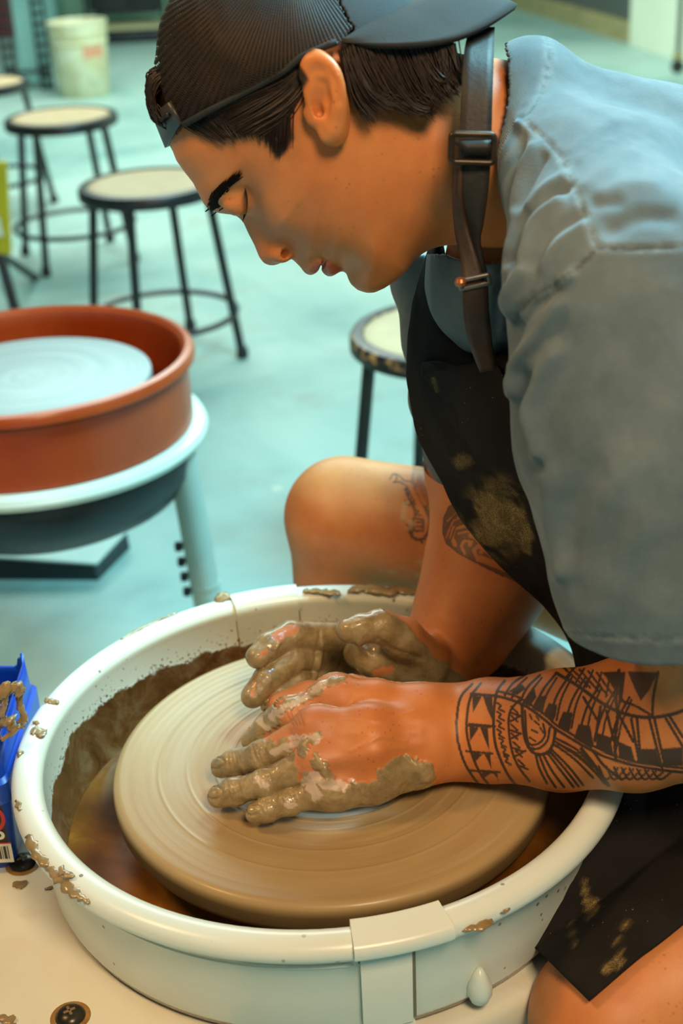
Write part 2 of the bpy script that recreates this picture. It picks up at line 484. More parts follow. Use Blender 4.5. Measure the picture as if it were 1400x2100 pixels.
chip = t.math('MULTIPLY', t.step(t.noise(55, 5, 0.7, cc), 0.50, 0.56), t.math('MULTIPLY', t.step(s_[2], ST_H - 0.022, ST_H - 0.016), t.step(s_[2], ST_H - 0.001, ST_H - 0.006)))
t.set(color=t.mix(chip, (0.014, 0.016, 0.017), lin(190, 150, 92)), rough=0.4)
for ch in s3.children:
    if ch.name.startswith('seat_rim'):
        ch.data = ch.data.copy(); ch.data.materials.clear(); ch.data.materials.append(t.m)
p = at(-42, 168, z=ST_H); stool_copy((p[0], p[1]), 10, 'black steel stool standing beside the slotted metal rack')
stool_copy((0.56, 0.99), 40, 'black steel stool the potter is sitting on')

# ================================================================== bucket far back
M_BUCKET = None
def mat_bucket():
    t = NT('dirty_white_bucket'); c = t.coords(); s = t.sep(c)
    n = t.noise(9, 5, 0.65, c); col = t.ramp(n, [(0.32, lin(196, 186, 140)), (0.55, lin(214, 214, 180)), (0.75, lin(226, 232, 210))])
    t.set(color=col, rough=0.5); return t.m
bk_p = at(168, 203, z=0); bk = empty('plastic_bucket', (bk_p[0], bk_p[1] + 0.13, 0)); tag(bk, 'dirty white plastic bucket with a faded red print on the floor', 'bucket')
M_BUCKET = mat_bucket()
m = MB(); m.lathe([(0.0, 0.0), (0.128, 0.0), (0.133, 0.006), (0.146, 0.27), (0.150, 0.272), (0.150, 0.284), (0.147, 0.286), (0.148, 0.318), (0.154, 0.32), (0.154, 0.334), (0.150, 0.336), (0.151, 0.36), (0.157, 0.362), (0.157, 0.378), (0.152, 0.38), (0.148, 0.376), (0.126, 0.012), (0, 0.012)], n=48)
m.build('bucket_body', M_BUCKET, bk)
M_REDP = simple('faded_red_print', lin(214, 150, 120), 0.6, 0.2, 60); M_GREYP = simple('faded_grey_print', lin(150, 172, 160), 0.6, 0.2, 60)
def arc_patch(r0, r1, z0, z1, a0, a1, n=10):
    q = MB(); V = []
    for i in range(n + 1):
        a = a0 + (a1 - a0) * i / n
        V += [(r0 * math.cos(a), r0 * math.sin(a), z0), (r1 * math.cos(a), r1 * math.sin(a), z1)]
    q.add(V, [(2 * i, 2 * i + 2, 2 * i + 3, 2 * i + 1) for i in range(n)]); return q
arc_patch(0.1435, 0.1465, 0.205, 0.262, -1.30, -0.45).build('red_print', M_REDP, bk)
q = MB(); q.lathe([(0.026, 0), (0.034, 0)], n=20)
V = []
for (x, y, z) in q.v:
    a = -0.95 + x / 0.14; V.append(((0.1385 + 0.00) * math.cos(a), 0.1385 * math.sin(a), 0.10 + y))
q.v = V; q.build('round_print', M_GREYP, bk)

# ================================================================== rack, cart and far odds and ends
M_PALEB = simple('pale_blue_plastic', lin(150, 205, 200), 0.4, 0.1, 6)
M_RED = simple('dark_red_paint', lin(120, 30, 42), 0.5, 0.1, 6)
def slotted_post(base, h, wx, mb):
    x, y = base; t_ = 0.004
    for dx in (-wx / 2, wx / 2): mb.box((x + dx, y, h / 2), (0.012, 0.03, h))
    k = int(h / 0.055)
    for i in range(k + 1): mb.box((x, y, 0.02 + i * h / (k + 0.5)), (wx, 0.03, 0.022))
rk = at(60, 186, z=0); rk_y = rk[1]
rack = empty('slotted_metal_rack', (rk[0], rk_y, 0)); tag(rack, 'black slotted metal rack with pale blue panel beside the white bucket', 'rack')
for px in (97, 30):
    b = at(px, 186, z=0); m = MB(); slotted_post((b[0] - rk[0], 0.0), 1.5, 0.06, m); m.build('slotted_post', M_BLACK, rack, smooth=False)
m = MB(); b0 = at(50, 186, z=0)[0] - rk[0]; m.box((b0 + 0.06, 0.09, 0.75), (0.16, 0.02, 1.46), bevel=0.004); m.build('panel', M_PALEB, rack)
for z in (0.10, 0.62, 1.15):
    m = MB(); m.box(((at(63, 186, z=0)[0] - rk[0]), 0.0, z), (0.22, 0.05, 0.018)); m.build('cross_bar', M_BLACK, rack, smooth=False)
# dark cart by the back wall
c0 = at(190, 92, z=0); c1 = at(335, 88, z=0); cx = (c0[0] + c1[0]) / 2; cy = (c0[1] + c1[1]) / 2 + 0.25; cw = c1[0] - c0[0] + 0.05
cart = empty('black_cart', (cx, cy, 0)); tag(cart, 'black shop cart with a pale lower shelf by the mint wall', 'cart')
m = MB(); m.box((0, 0, 0.045), (cw, 0.5, 0.05), bevel=0.006); m.build('base', M_BLACKP, cart)
m = MB(); m.box((0, 0.0, 0.095), (cw - 0.04, 0.46, 0.02), bevel=0.004); m.build('shelf', simple('pale_wood_shelf', lin(170, 168, 128), 0.6), cart)
m = MB(); m.box((0, 0.06, 0.48), (cw - 0.10, 0.34, 0.62), bevel=0.01); m.build('cabinet_box', M_BLACKP, cart)
for sx in (-1, 1):
    for sy in (-1, 1):
        m = MB(); m.box((sx * (cw / 2 - 0.015), sy * 0.235, 0.5), (0.025, 0.025, 0.95)); m.build('post', M_BLACK, cart, smooth=False)
for z in (0.85,): m = MB(); m.box((0, 0, z), (cw, 0.5, 0.03), bevel=0.004); m.build('top', M_BLACK, cart)
for sx in (-0.13, 0.13):
    m = MB(); m.box((sx, -0.116, 0.48), (0.235, 0.012, 0.56), bevel=0.003); d = m.build('door', M_BLACK, cart)
    m = MB(); m.tube([(sx - sx * 0.7, -0.128, 0.42), (sx - sx * 0.7, -0.128, 0.54)], 0.006, 8); m.build('handle', M_TUBE, d)
# pale storage boxes against the back wall
for i, (px, col, wdt, h, lab) in enumerate(((92, M_PALEB, 0.24, 0.42, 'pale blue storage tote with a red lid behind the white bucket'), (10, M_RED, 0.28, 0.62, 'dark red storage tote behind the slotted rack'))):
    p = at(px, 66, z=0); r = empty('storage_tote', (p[0], min(p[1] + 0.1, 10.6), 0)); tag(r, lab, 'storage box')
    m = MB(); m.box((0, 0, h / 2), (wdt, 0.3, h), bevel=0.02); m.build('tote_body', col, r)
    m = MB(); m.box((0, 0, h + 0.01), (wdt + 0.03, 0.33, 0.03), bevel=0.01); m.build('lid', M_RED, r)
# caster pole in front of the pale wall
p = at(1388, 150, z=0); pole = empty('rolling_pole_stand', (p[0], p[1], 0)); tag(pole, 'thin dark pole on a small caster in front of the pale wall', 'stand')
m = MB(); m.tube([(0, 0, 0.075), (0, 0, 1.8)], 0.014, 10); m.build('pole', M_DOOR, pole)
m = MB(); m.box((0, 0, 0.085), (0.05, 0.04, 0.03), bevel=0.006); m.build('caster_fork', M_BASE, pole)
m = MB(); m.lathe([(0.0, -0.012), (0.028, -0.012), (0.034, -0.006), (0.034, 0.006), (0.028, 0.012), (0, 0.012)], n=20)
o = m.build('caster_wheel', M_GLIDE, pole); o.rotation_euler = (math.pi / 2, 0, 0); o.location = (0, 0, 0.034)
m = MB(); m.box((0, 0, 0.42), (0.045, 0.035, 0.05), bevel=0.006); m.build('clamp', M_BLACK, pole)
# yellow handled thing at the left edge: a caution sign
M_YEL = simple('yellow_plastic', lin(196, 176, 30), 0.4, 0.1, 8); M_WHT = simple('white_print', lin(228, 230, 205), 0.5, 0.04, 8)
p = at(-30, 640, z=0.0)
ys = empty('yellow_step_stand', (p[0], p[1], 0)); tag(ys, 'yellow and white folding sign on dark legs by the orange wheel', 'floor sign')
_pan = at(8, 440, y=p[1] + 0.0); zt = at(5, 340, y=p[1])[2]; zb = at(15, 522, y=p[1])[2]; xr = at(19, 500, y=p[1])[0] - p[0]; xrt = at(6, 345, y=p[1])[0] - p[0]
m = MB()
V = [(-0.28, 0, zb), (xr, 0, zb), (xrt, 0.05, zt), (-0.24, 0.05, zt)]
V2 = [(a, b + 0.02, c) for a, b, c in V]
m.add(V + V2, [(0, 1, 2, 3), (7, 6, 5, 4), (0, 4, 5, 1), (1, 5, 6, 2), (2, 6, 7, 3), (3, 7, 4, 0)]); m.build('sign_panel', M_YEL, ys, smooth=False)
m = MB(); V = [(-0.20, -0.004, zb + 0.055), (xr - 0.012, -0.004, zb + 0.055), (xr - 0.02, 0.012, zb + 0.11), (-0.2, 0.012, zb + 0.11)]; m.add(V, [(0, 1, 2, 3)]); m.build('white_band', M_WHT, ys, smooth=False)
for x in (xr - 0.035, -0.22):
    m = MB(); m.tube([(x, 0.01, zb), (x + 0.03, -0.03, 0.0)], 0.016, 10); m.build('leg', M_BLACKP, ys)
    m = MB(); m.tube([(x, 0.015, zb), (x + 0.03, 0.32, 0.0)], 0.012, 10); m.build('leg', M_BLACKP, ys)

# ================================================================== orange pottery wheel
OC = (-0.445, 1.925); OZ = 0.562
ow = empty('pottery_wheel', (OC[0], OC[1], 0)); tag(ow, 'pottery wheel with grey wheel head and white ring under an orange pan', 'pottery wheel')
m = MB(); m.lathe([(0, 0), (0.172, 0), (0.177, -0.002), (0.178, -0.006), (0.178, -0.020), (0.174, -0.024), (0, -0.024)], (0, 0, 0.536), 72)
wh = m.build('wheel_head', M_GREYBAT, ow)
m = MB(); m.lathe([(0.0, 0.512), (0.03, 0.512), (0.03, 0.44), (0, 0.44)], n=24); m.build('shaft', M_TUBE, ow)
m = MB(); m.lathe([(0.0, 0.455), (0.238, 0.455), (0.249, 0.452), (0.253, 0.444), (0.250, 0.436), (0.240, 0.432), (0.0, 0.432)], n=72); m.build('table_ring', M_WHITEP, ow)
m = MB(); m.lathe([(0.0, 0.432), (0.228, 0.432), (0.232, 0.425), (0.226, 0.385), (0.205, 0.350), (0.175, 0.332), (0, 0.330)], n=72); m.build('housing', M_BLACKP, ow)
for k, a in enumerate((18, 178, 238)):
    a = math.radians(a - 28); ca, sa = math.cos(a), math.sin(a)
    m = MB(); m.tube([(0.215 * ca, 0.215 * sa, 0.436), (0.245 * ca, 0.245 * sa, 0.0)], 0.0225, 20)
    lg = m.build('leg', M_TUBE, ow)
    m = MB(); m.tube([(0.232 * ca, 0.232 * sa, 0.20), (0.2322 * ca, 0.2322 * sa, 0.194)], 0.0231, 20); m.build('leg_joint', M_TUBE, lg)
    q = MB()
    for i in range(4):
        z = 0.265 - i * 0.026; rr = 0.2225 + (0.436 - z) / 0.436 * 0.03 - 0.01
        q.box((rr * ca - 0.026, rr * sa - 0.004, z), (0.012, 0.012, 0.014), bevel=0.003)
    q.build('height_notch', M_GLIDE, lg)
op = empty('splash_pan', (OC[0], OC[1], 0)); tag(op, 'orange plastic splash pan around the grey wheel head', 'splash pan')
m = MB(); m.lathe([(0.05, 0.462), (0.228, 0.462), (0.2275, 0.540), (0.224, 0.556), (0.2245, OZ), (0.231, OZ + 0.0065), (0.240, OZ + 0.005), (0.2445, OZ - 0.002), (0.2440, OZ - 0.009), (0.238, OZ - 0.012), (0.2325, OZ - 0.014), (0.2325, 0.457), (0.05, 0.457)], n=96, closed_prof=True)
m.build('pan_wall', M_ORANGE, op)
def oa(px, py): p = at(px, py, z=0.5); return math.atan2(p[1] - OC[1], p[0] - OC[0])
for a in (-2.12, 1.0):
    m = MB(); m.lathe([(0.2328, 0.47), (0.2355, 0.471), (0.2355, 0.540), (0.2328, 0.541)], n=6, a0=a, a1=a + 0.17, closed_prof=True); m.build('pan_clip', M_ORANGE, op, smooth=False)

# foot pedal on the floor with its cord
pd = at(110, 1190, z=0); ped = empty('foot_pedal', (pd[0], pd[1], 0)); tag(ped, 'black foot pedal with a clay-dusted pale plate below the orange wheel', 'foot pedal')
ped.rotation_euler.z = math.radians(-7)
c = [at(-40, 1188, z=0), at(195, 1196, z=0)]
L = 0.30; D = 0.13
m = MB(); V = []
for z, k in ((0.0, 1.0), (0.062, 0.97)):
    V += [(-L, 0, z * 1.0), (0.085 * k, 0.0, z * 0.55), (0.115 * k, D, z * 0.6 + 0.0), (-L, D, z * 1.25)]
m.add(V, [(0, 3, 2, 1), (4, 5, 6, 7), (0, 1, 5, 4), (1, 2, 6, 5), (2, 3, 7, 6), (3, 0, 4, 7)]); m.build('pedal_base', M_BLACKP, ped, smooth=False)
m = MB(); V = [(-L, -0.004, 0.0660), (0.088, -0.004, 0.0385), (0.118, D + 0.004, 0.0420), (-L, D + 0.004, 0.082)]
m.add(V + [(a, b, z - 0.004) for a, b, z in V], [(0, 1, 2, 3), (7, 6, 5, 4), (0, 4, 5, 1), (1, 5, 6, 2), (2, 6, 7, 3), (3, 7, 4, 0)]); m.build('pedal_plate', simple('dusty_plate', lin(176, 190, 178), 0.7, 0.08, 10), ped, smooth=False)
a0 = at(225, 1062, z=0.006)
m = MB(); m.tube(catmull([at(205, 1094, z=0.006), at(235, 1092, z=0.006), at(254, 1075, z=0.006), at(240, 1058, z=0.006), at(205, 1050, z=0.006), at(150, 1046, z=0.006), at(60, 1040, z=0.006)], 6), 0.0055, 8)
o = m.build('power_cord', M_GLIDE, None); tag(o, 'thin dark cord looping behind the foot pedal', 'cord')

# ================================================================== near wheel
WC = np.array([-0.019, 0.933]); WZ = 0.556; TZ = 0.478
PC = np.array([-0.028, 0.933]); RZ = 0.573
def mat_table():
    t = NT('stained_cream_table'); c = t.coords()
    n = t.noise(7, 5, 0.6, c, 0.3); n2 = t.noise(34, 5, 0.65, c); n3 = t.noise(14, 4, 0.6, c, 0.5)
    col = t.ramp(n, [(0.35, lin(216, 212, 190)), (0.6, lin(222, 222, 206))])
    col = t.mix(t.math('MULTIPLY', t.step(n3, 0.60, 0.74), 0.55), col, lin(198, 176, 128))
    v = t.voronoi(26, c); sp = t.step(v.outputs['Distance'], 0.20, 0.12); sp = t.math('MULTIPLY', sp, t.step(n2, 0.54, 0.60))
    col = t.mix(sp, col, lin(116, 88, 52))
    t.set(color=col, rough=0.28, spec=0.5); return t.m
def mat_pan():
    t = NT('white_plastic_with_slip'); c = t.coords(); s = t.sep(c)
    r = t.math('SQRT', t.math('ADD', t.math('MULTIPLY', s[0], s[0]), t.math('MULTIPLY', s[1], s[1])))
    ang = t.math('ARCTAN2', s[1], s[0])
    n = t.noise(30, 6, 0.65, c, 0.3); big = t.noise(8, 3, 0.5, c)
    inside = t.step(r, 0.2255, 0.2240)
    edge = t.math('ADD', t.math('MULTIPLY', n, 0.024), t.math('MULTIPLY', big, 0.024))
    lvl = t.math('ADD', s[2], edge)                        # below the splash line
    wet = t.math('MULTIPLY', t.step(lvl, 0.5695, 0.5665), inside)
    base = t.ramp(t.noise(5, 3, 0.5, c), [(0.35, lin(212, 222, 212)), (0.7, lin(222, 230, 222))])
    base = t.mix(t.math('MULTIPLY', inside, 0.45), base, lin(206, 196, 158))
    # flung specks, thinning out above the splash line
    up_ = t.math('SUBTRACT', lvl, 0.568)
    sp = t.math('SUBTRACT', t.noise(300, 2, 0.5, c), t.math('MULTIPLY', up_, 5.5)); sp = t.step(sp, 0.600, 0.612)
    spb = t.math('SUBTRACT', t.noise(120, 3, 0.6, c, 0.4), t.math('MULTIPLY', up_, 6.0)); sp = t.math('MAXIMUM', sp, t.step(spb, 0.640, 0.652))
    sp = t.math('MULTIPLY', sp, inside)
    v2 = t.voronoi(70, c); sp2 = t.math('MULTIPLY', t.step(v2.outputs['Distance'], 0.13, 0.09), t.step(t.noise(20, 2, 0.5, c), 0.55, 0.6))
    sp = t.math('MAXIMUM', sp, t.math('MULTIPLY', sp2, 0.8))
    slip = t.ramp(t.noise(26, 6, 0.7, c, 0.8), [(0.30, lin(66, 40, 18)), (0.50, lin(98, 66, 34)), (0.68, lin(122, 98, 68)), (0.85, lin(150, 128, 92))])
    col = t.mix(sp, base, lin(104, 76, 40)); col = t.mix(wet, col, slip)
    t.set(color=col, rough=t.fmix(wet, 0.30, 0.16), spec=0.5, coat=t.math('MULTIPLY', wet, 0.6), coat_rough=0.06)
    h = t.math('MULTIPLY', t.noise(48, 5, 0.65, c, 0.6), wet); t.bump(h, 0.5, 0.004)
    return t.m
M_TABLE = mat_table(); M_PAN = mat_pan()
def mat_wetdisc():
    t = mat_bat('wet_clay_wheel_head', lin(176, 148, 104), lin(198, 172, 126)); c = t.coords(); s = t.sep(c)
    r = t.math('SQRT', t.math('ADD', t.math('MULTIPLY', s[0], s[0]), t.math('MULTIPLY', s[1], s[1])))
    ang = t.math('ARCTAN2', s[1], s[0])
    cb = ringvec(t, r, ang, 150.0, 0.8)
    n = t.noise(1.0, 4, 0.55, cb.outputs[0])
    cb2 = ringvec(t, r, ang, 22.0, 0.6)
    n2 = t.noise(1.0, 3, 0.5, cb2.outputs[0])
    col = t.ramp(n2, [(0.3, lin(150, 124, 84)), (0.5, lin(166, 140, 96)), (0.7, lin(172, 154, 120))])
    col = t.mix(t.math('MULTIPLY', t.step(n, 0.55, 0.75), 0.35), col, lin(190, 174, 138))
    side = t.step(s[2], -0.004, -0.011); col = t.mix(side, col, t.ramp(n, [(0.3, lin(92, 72, 46)), (0.7, lin(122, 102, 70))]))
    t.set(color=col, rough=t.fmix(n, 0.30, 0.55), spec=0.4, coat=0.12, coat_rough=0.15)
    t.bump(n, 0.22, 0.0012); return t.m
M_WET = mat_wetdisc()
nw = empty('pottery_wheel', (WC[0], WC[1], 0)); tag(nw, 'white pottery wheel with clay-coated turning head in front of the potter', 'pottery wheel')
# table top outline: round around the pan, square to the left
out = []
RT = 0.235
def loc_(x, y): return (x - WC[0], y - WC[1])
a_s = math.asin(0.12 / RT)
out = []
for i in range(61):
    a = -math.pi * 0.62 + (math.pi * 1.22) * i / 60
    out.append((RT * math.cos(a), RT * math.sin(a)))
out += [(-0.18, 0.135), (-0.62, 0.135), (-0.65, 0.10), (-0.65, -0.36), (-0.62, -0.40), (-0.14, -0.40), (-0.11, -0.36)]
def slab(poly, z0, z1, bev, mb):
    n = len(poly); cx = sum(p[0] for p in poly) / n; cy = sum(p[1] for p in poly) / n
    P = np.array(poly); nrm = []
    for i in range(n):
        d = P[(i + 1) % n] - P[i - 1]; q = np.array([d[1], -d[0]]); nrm.append(q / (np.linalg.norm(q) + 1e-9))
    nrm = np.array(nrm); rings = []
    for off, z in ((bev, z1), (bev * 0.3, z1 - bev * 0.25), (0, z1 - bev), (0, z0 + bev), (bev, z0)): rings.append([(p[0] - q[0] * off, p[1] - q[1] * off, z) for p, q in zip(P, nrm)])
    V = [v for r_ in rings for v in r_]; Fc = [tuple(range(n))]
    for k in range(len(rings) - 1):
        for i in range(n): Fc.append((k * n + i, (k + 1) * n + i, (k + 1) * n + (i + 1) % n, k * n + (i + 1) % n))
    Fc.append(tuple(reversed([(len(rings) - 1) * n + i for i in range(n)])))
    mb.add(V, Fc)
m = MB(); slab(out, TZ - 0.045, TZ, 0.008, m); m.build('table', M_TABLE, nw, auto=50)
m = MB(); m.box((-0.19, -0.02, 0.38), (0.62, 0.36, 0.11), bevel=0.02); m.build('motor_housing', M_WHITEP, nw)
for (x, y) in ((-0.55, 0.06), (-0.55, -0.30), (0.13, -0.14), (0.13, 0.14)):
    m = MB(); m.tube([(x, y, TZ - 0.05), (x * 1.03, y * 1.03, 0)], 0.022, 16); m.build('leg', M_TUBE, nw)
prof = [(0.0, 0.0)]
for i in range(1, 200):
    r_ = 0.178 * i / 206
    prof.append((r_, 0.00004 * math.sin(r_ * 900) + 0.00010 * math.sin(r_ * 310 + 1) * (1 - r_ / 0.18) - 0.0008 * math.exp(-((r_ - 0.06) / 0.02) ** 2) + sum(h_ * math.exp(-((r_ - q_) / 0.0011) ** 2) for q_, h_ in ((.050, .0009), (.0555, .0006), (.064, .0009), (.071, .0005), (.082, .0008), (.095, .0005), (.118, .0005), (.141, .0004)))))
prof += [(0.1735, -0.0004), (0.1765, -0.0018), (0.178, -0.0048), (0.1782, -0.010), (0.1775, -0.020), (0.175, -0.0255), (0.168, -0.028), (0.0, -0.028)]
m = MB(); m.lathe(prof, (0, 0, 0), 128); wh = m.build('wheel_head', M_WET, nw, auto=70); wh.location = (0, 0, WZ)
m = MB(); m.lathe([(0.0, 0.53), (0.03, 0.53), (0.034, 0.49), (0.05, 0.475), (0, 0.475)], n=24); m.build('shaft', M_TUBE, nw)
M_BOLT = simple('dark_bolt_steel', (0.05, 0.042, 0.03), 0.3, 0.4, 120, metal=0.6)
for (px, py) in ((46, 1764), (143, 2077)):
    p = at(px, py, z=TZ + 0.004); b = MB()
    b.lathe([(0.0, 0.0065), (0.004, 0.0064), (0.008, 0.005), (0.0105, 0.0025), (0.0112, 0.0), (0.0112, -0.004), (0, -0.004)], (p[0] - WC[0], p[1] - WC[1], TZ), 28)
    bo = b.build('bolt', M_BOLT, nw)
    b = MB(); b.box((p[0] - WC[0], p[1] - WC[1], TZ + 0.0062), (0.009, 0.0022, 0.0016), rot=Matrix.Rotation(0.5, 3, 'Z'), bevel=0.0005); b.box((p[0] - WC[0], p[1] - WC[1], TZ + 0.0062), (0.0022, 0.009, 0.0016), rot=Matrix.Rotation(0.5, 3, 'Z'), bevel=0.0005)
    b.build('drive_slot', simple('clay_filled_slot', lin(120, 98, 66), 0.5), bo)
    b = MB(); b.lathe([(0.0, 0.0008), (0.0125, 0.0008), (0.0145, 0.0004), (0.015, -0.001), (0, -0.001)], (p[0] - WC[0], p[1] - WC[1], TZ), 28); b.build('rust_ring', simple('rusty_stain', lin(150, 110, 52), 0.5, 0.3, 90), bo)

# white splash pan (two overlapping halves)
sp_ = empty('splash_pan', (PC[0], PC[1], 0)); tag(sp_, 'white plastic splash pan streaked with brown slip around the turning clay', 'splash pan')
def pan_prof(g=0.0):
    lip = [(0.2335 + (0.0125 + g) * math.cos(a), RZ + (0.0095 + g) * math.sin(a)) for a in np.linspace(math.pi * 1.12, -0.42 * math.pi, 14)]
    return lip
IN = [(0.045, 0.486), (0.190, 0.486), (0.206, 0.489), (0.2135, 0.497), (0.2175, 0.515), (0.2195, 0.545)]
OUT = [(0.2305, 0.555), (0.2285, 0.52), (0.2265, 0.492), (0.2235, 0.4835), (0.215, 0.480), (0.045, 0.4795)]
P_ALL = IN + pan_prof() + OUT
def rim_a(px, py, z=RZ + 0.008): p = at(px, py, z=z); return math.atan2(p[1] - PC[1], p[0] - PC[0])
aB0, aB1 = rim_a(605, 1190), rim_a(461, 1213)
aF0, aF1 = rim_a(722, 1925), rim_a(915, 1880)
m = MB(); m.lathe(P_ALL, n=70, a0=aB0 - 2 * math.pi + 0.0, a1=aF1 - 0.03, closed_prof=True)
h1 = m.build('pan_half', M_PAN, sp_, auto=60)
# second half on the right
m = MB(); m.lathe([(r_ - 0.0001, z) for r_, z in P_ALL], n=70, a0=aF1 - 0.03, a1=aB0, closed_prof=True)
h2 = m.build('pan_half', M_PAN, sp_, auto=60)
lip2 = [(r_, z) for r_, z in pan_prof(0.0028)]
clipB = [(0.2188, 0.520)] + lip2 + [(0.2335, 0.553), (0.2315, 0.553), (0.2305, 0.556)] + pan_prof(0.0006)[::-1] + [(0.2202, 0.520)]
m = MB(); m.lathe(clipB, n=14, a0=aB0, a1=aB1, closed_prof=True); m.build('rim_clip', M_PAN, sp_, auto=50)
for a_, wv_ in ((aB0, 0.010), (aB1, 0.006)):
    m = MB(); m.lathe([(0.2192, 0.498), (0.2176, 0.515), (0.2190, 0.548), (0.2212, 0.566), (0.2222, 0.566), (0.2205, 0.545), (0.2200, 0.498)], n=2, a0=a_ - wv_ / 2, a1=a_ + wv_ / 2, closed_prof=True); m.build('seam_gap', simple('slip_filled_seam', lin(112, 82, 44), 0.4), sp_, auto=50)
flat_lip = [(0.2195, RZ + 0.002), (0.2210, RZ + 0.0095), (0.2240, RZ + 0.0125), (0.2450, RZ + 0.0105), (0.2490, RZ + 0.0080), (0.2500, RZ + 0.002), (0.2490, RZ - 0.001), (0.2440, RZ + 0.001)]
m = MB(); m.lathe(flat_lip + pan_prof(0.0004)[::-1][3:], n=14, a0=aF0, a1=aF1, closed_prof=True); m.build('rim_clip', M_PAN, sp_, auto=50)
# overlap panels on the outside wall at the front
am = rim_a(858, 1930)
m = MB(); m.lathe([(0.2320, 0.566), (0.2355, 0.560), (0.2325, 0.492), (0.2280, 0.490)], n=10, a0=aF0 + 0.02, a1=am, closed_prof=True); m.build('overlap_panel', M_PAN, sp_, auto=50)
m = MB(); m.lathe([(0.2290, 0.562), (0.2338, 0.562), (0.2318, 0.495), (0.2270, 0.495)], n=2, a0=am, a1=am + 0.012, closed_prof=True); m.build('seam_gap', simple('dirty_seam', lin(112, 108, 84), 0.6), sp_, auto=50)
m = MB(); m.lathe([(0.227, 0.4895), (0.2352, 0.489), (0.2352, 0.4855), (0.227, 0.4855)], n=4, a0=am - 0.075, a1=am + 0.01, closed_prof=True); m.build('latch_tab', M_PAN, sp_, auto=50)
sa_ = am + 0.225; m = MB(); m.tube([(0.2315 * math.cos(sa_), 0.2315 * math.sin(sa_), z_) for z_ in (0.518, 0.511, 0.504, 0.496, 0.489, 0.487)], [0.002, 0.0055, 0.0085, 0.0092, 0.0065, 0.002], 16); m.build('drain_spout', M_PAN, sp_, auto=80)
m = MB(); m.lathe([(0.2318, 0.5535), (0.2330, 0.5525), (0.2315, 0.5515)], n=80, a0=aB1, a1=aF0 + 2 * math.pi if aF0 < aB1 else aF0); m.build('moulding_line', M_PAN, sp_)
# slip pooled in the pan
t = NT('brown_slip_water'); c = t.coords(); n = t.noise(14, 4, 0.6, c, 0.5)
t.set(color=t.ramp(n, [(0.3, lin(86, 50, 16)), (0.6, lin(124, 78, 26)), (0.8, lin(170, 116, 40))]), rough=0.25, spec=0.2); t.bump(t.noise(30, 3, 0.5, c), 0.1, 0.002)
m = MB(); m.lathe([(0.05, 0.0), (0.2125, 0.0)], (PC[0], PC[1], 0.4962), 64); o = m.build('slip_pool', t.m); tag(o, 'shallow pool of brown clay slip in the white pan', 'slip', kind='stuff')

# clay smears lying on the rim
def mat_clay(name, wet=0.5):
    t = NT(name); c = t.coords(); n = t.noise(45, 5, 0.6, c)
    t.set(color=t.ramp(n, [(0.3, lin(122, 98, 60)), (0.55, lin(150, 125, 82)), (0.8, lin(172, 150, 108))]), rough=0.28, spec=0.5, coat=wet, coat_rough=0.12)
    t.bump(t.noise(160, 4, 0.6, c), 0.35, 0.002); return t.m
M_CLAY = mat_clay('wet_clay', 0.5)
rng = np.random.RandomState(3)
def smear(pts, wpx, z=RZ + 0.0085, thick=0.35, parent=None, seed=0):
    P = [at(px, py, z=z) for px, py in pts]; C = catmull(P, 6) if len(P) > 2 else np.array([P[0] + (P[1] - P[0]) * k / 8 for k in range(9)])
    n = len(C); rs = np.random.RandomState(seed); w = []
    for i in range(n):
        u = i / (n - 1); e = math.sqrt(max(0.02, 1 - (2 * u - 1) ** 2)) ** 0.6
        w.append(wpx / 2 * mpp(C[i]) * e * (0.65 + 0.6 * rs.rand()))
    q = MB(); q.tube(C, [x * thick for x in w], 12, up=(0, 0, 1), flat=1 / thick)
    V = np.array(q.v); V += (fbm(V, 260, 2, seed)[:, None] - 0.5) * 0.004 * np.array([1, 1, 0.8])
    q.v = [tuple(v) for v in V]
    return q.build('clay_smear', M_CLAY, parent, auto=None, world=True)
for i, (pts, wpx, z) in enumerate((
    ([(442, 1228), (455, 1226), (470, 1218)], 22, RZ + 0.009), ([(622, 1210), (660, 1213), (700, 1219)], 15, RZ + 0.009), ([(714, 1212), (745, 1207), (790, 1212), (815, 1216)], 22, RZ + 0.009),
    ([(800, 1204), (840, 1214), (878, 1214)], 16, RZ + 0.009), ([(838, 1226), (860, 1230), (882, 1229)], 11, RZ + 0.004),
    ([(246, 1312), (285, 1290), (325, 1271), (365, 1257)], 6, RZ + 0.0085), ([(90, 1436), (105, 1438), (120, 1443)], 12, RZ + 0.0085), ([(62, 1500), (78, 1500), (88, 1510)], 18, RZ + 0.0085),
    ([(36, 1546), (50, 1543)], 15, RZ + 0.007), ([(34, 1640), (40, 1650), (42, 1664)], 14, RZ + 0.006), ([(58, 1712), (75, 1745), (98, 1775)], 20, RZ + 0.005), ([(95, 1772), (130, 1806), (155, 1830), (185, 1850)], 22, RZ + 0.004),
    ([(120, 1780), (150, 1800)], 14, RZ + 0.0095), ([(70, 1478), (78, 1486)], 9, RZ + 0.0085), ([(948, 1905), (990, 1898), (1010, 1886)], 16, RZ + 0.0), ([(1028, 1872), (1046, 1862)], 8, RZ + 0.004),
    ([(265, 1362), (285, 1350)], 12, 0.558), ([(300, 1348), (318, 1338)], 8, 0.556))):
    smear(pts, wpx * 1.45, z + 0.0012, 0.42, sp_, i)
# lumps on the table
smear([(25, 1812), (40, 1815), (55, 1812)], 20, TZ + 0.001, 0.12, nw, 41); smear([(-10, 2085), (12, 2090), (30, 2102)], 26, TZ + 0.003, 0.3, nw, 42); smear([(92, 1822), (106, 1820)], 12, TZ + 0.001, 0.2, nw, 43)

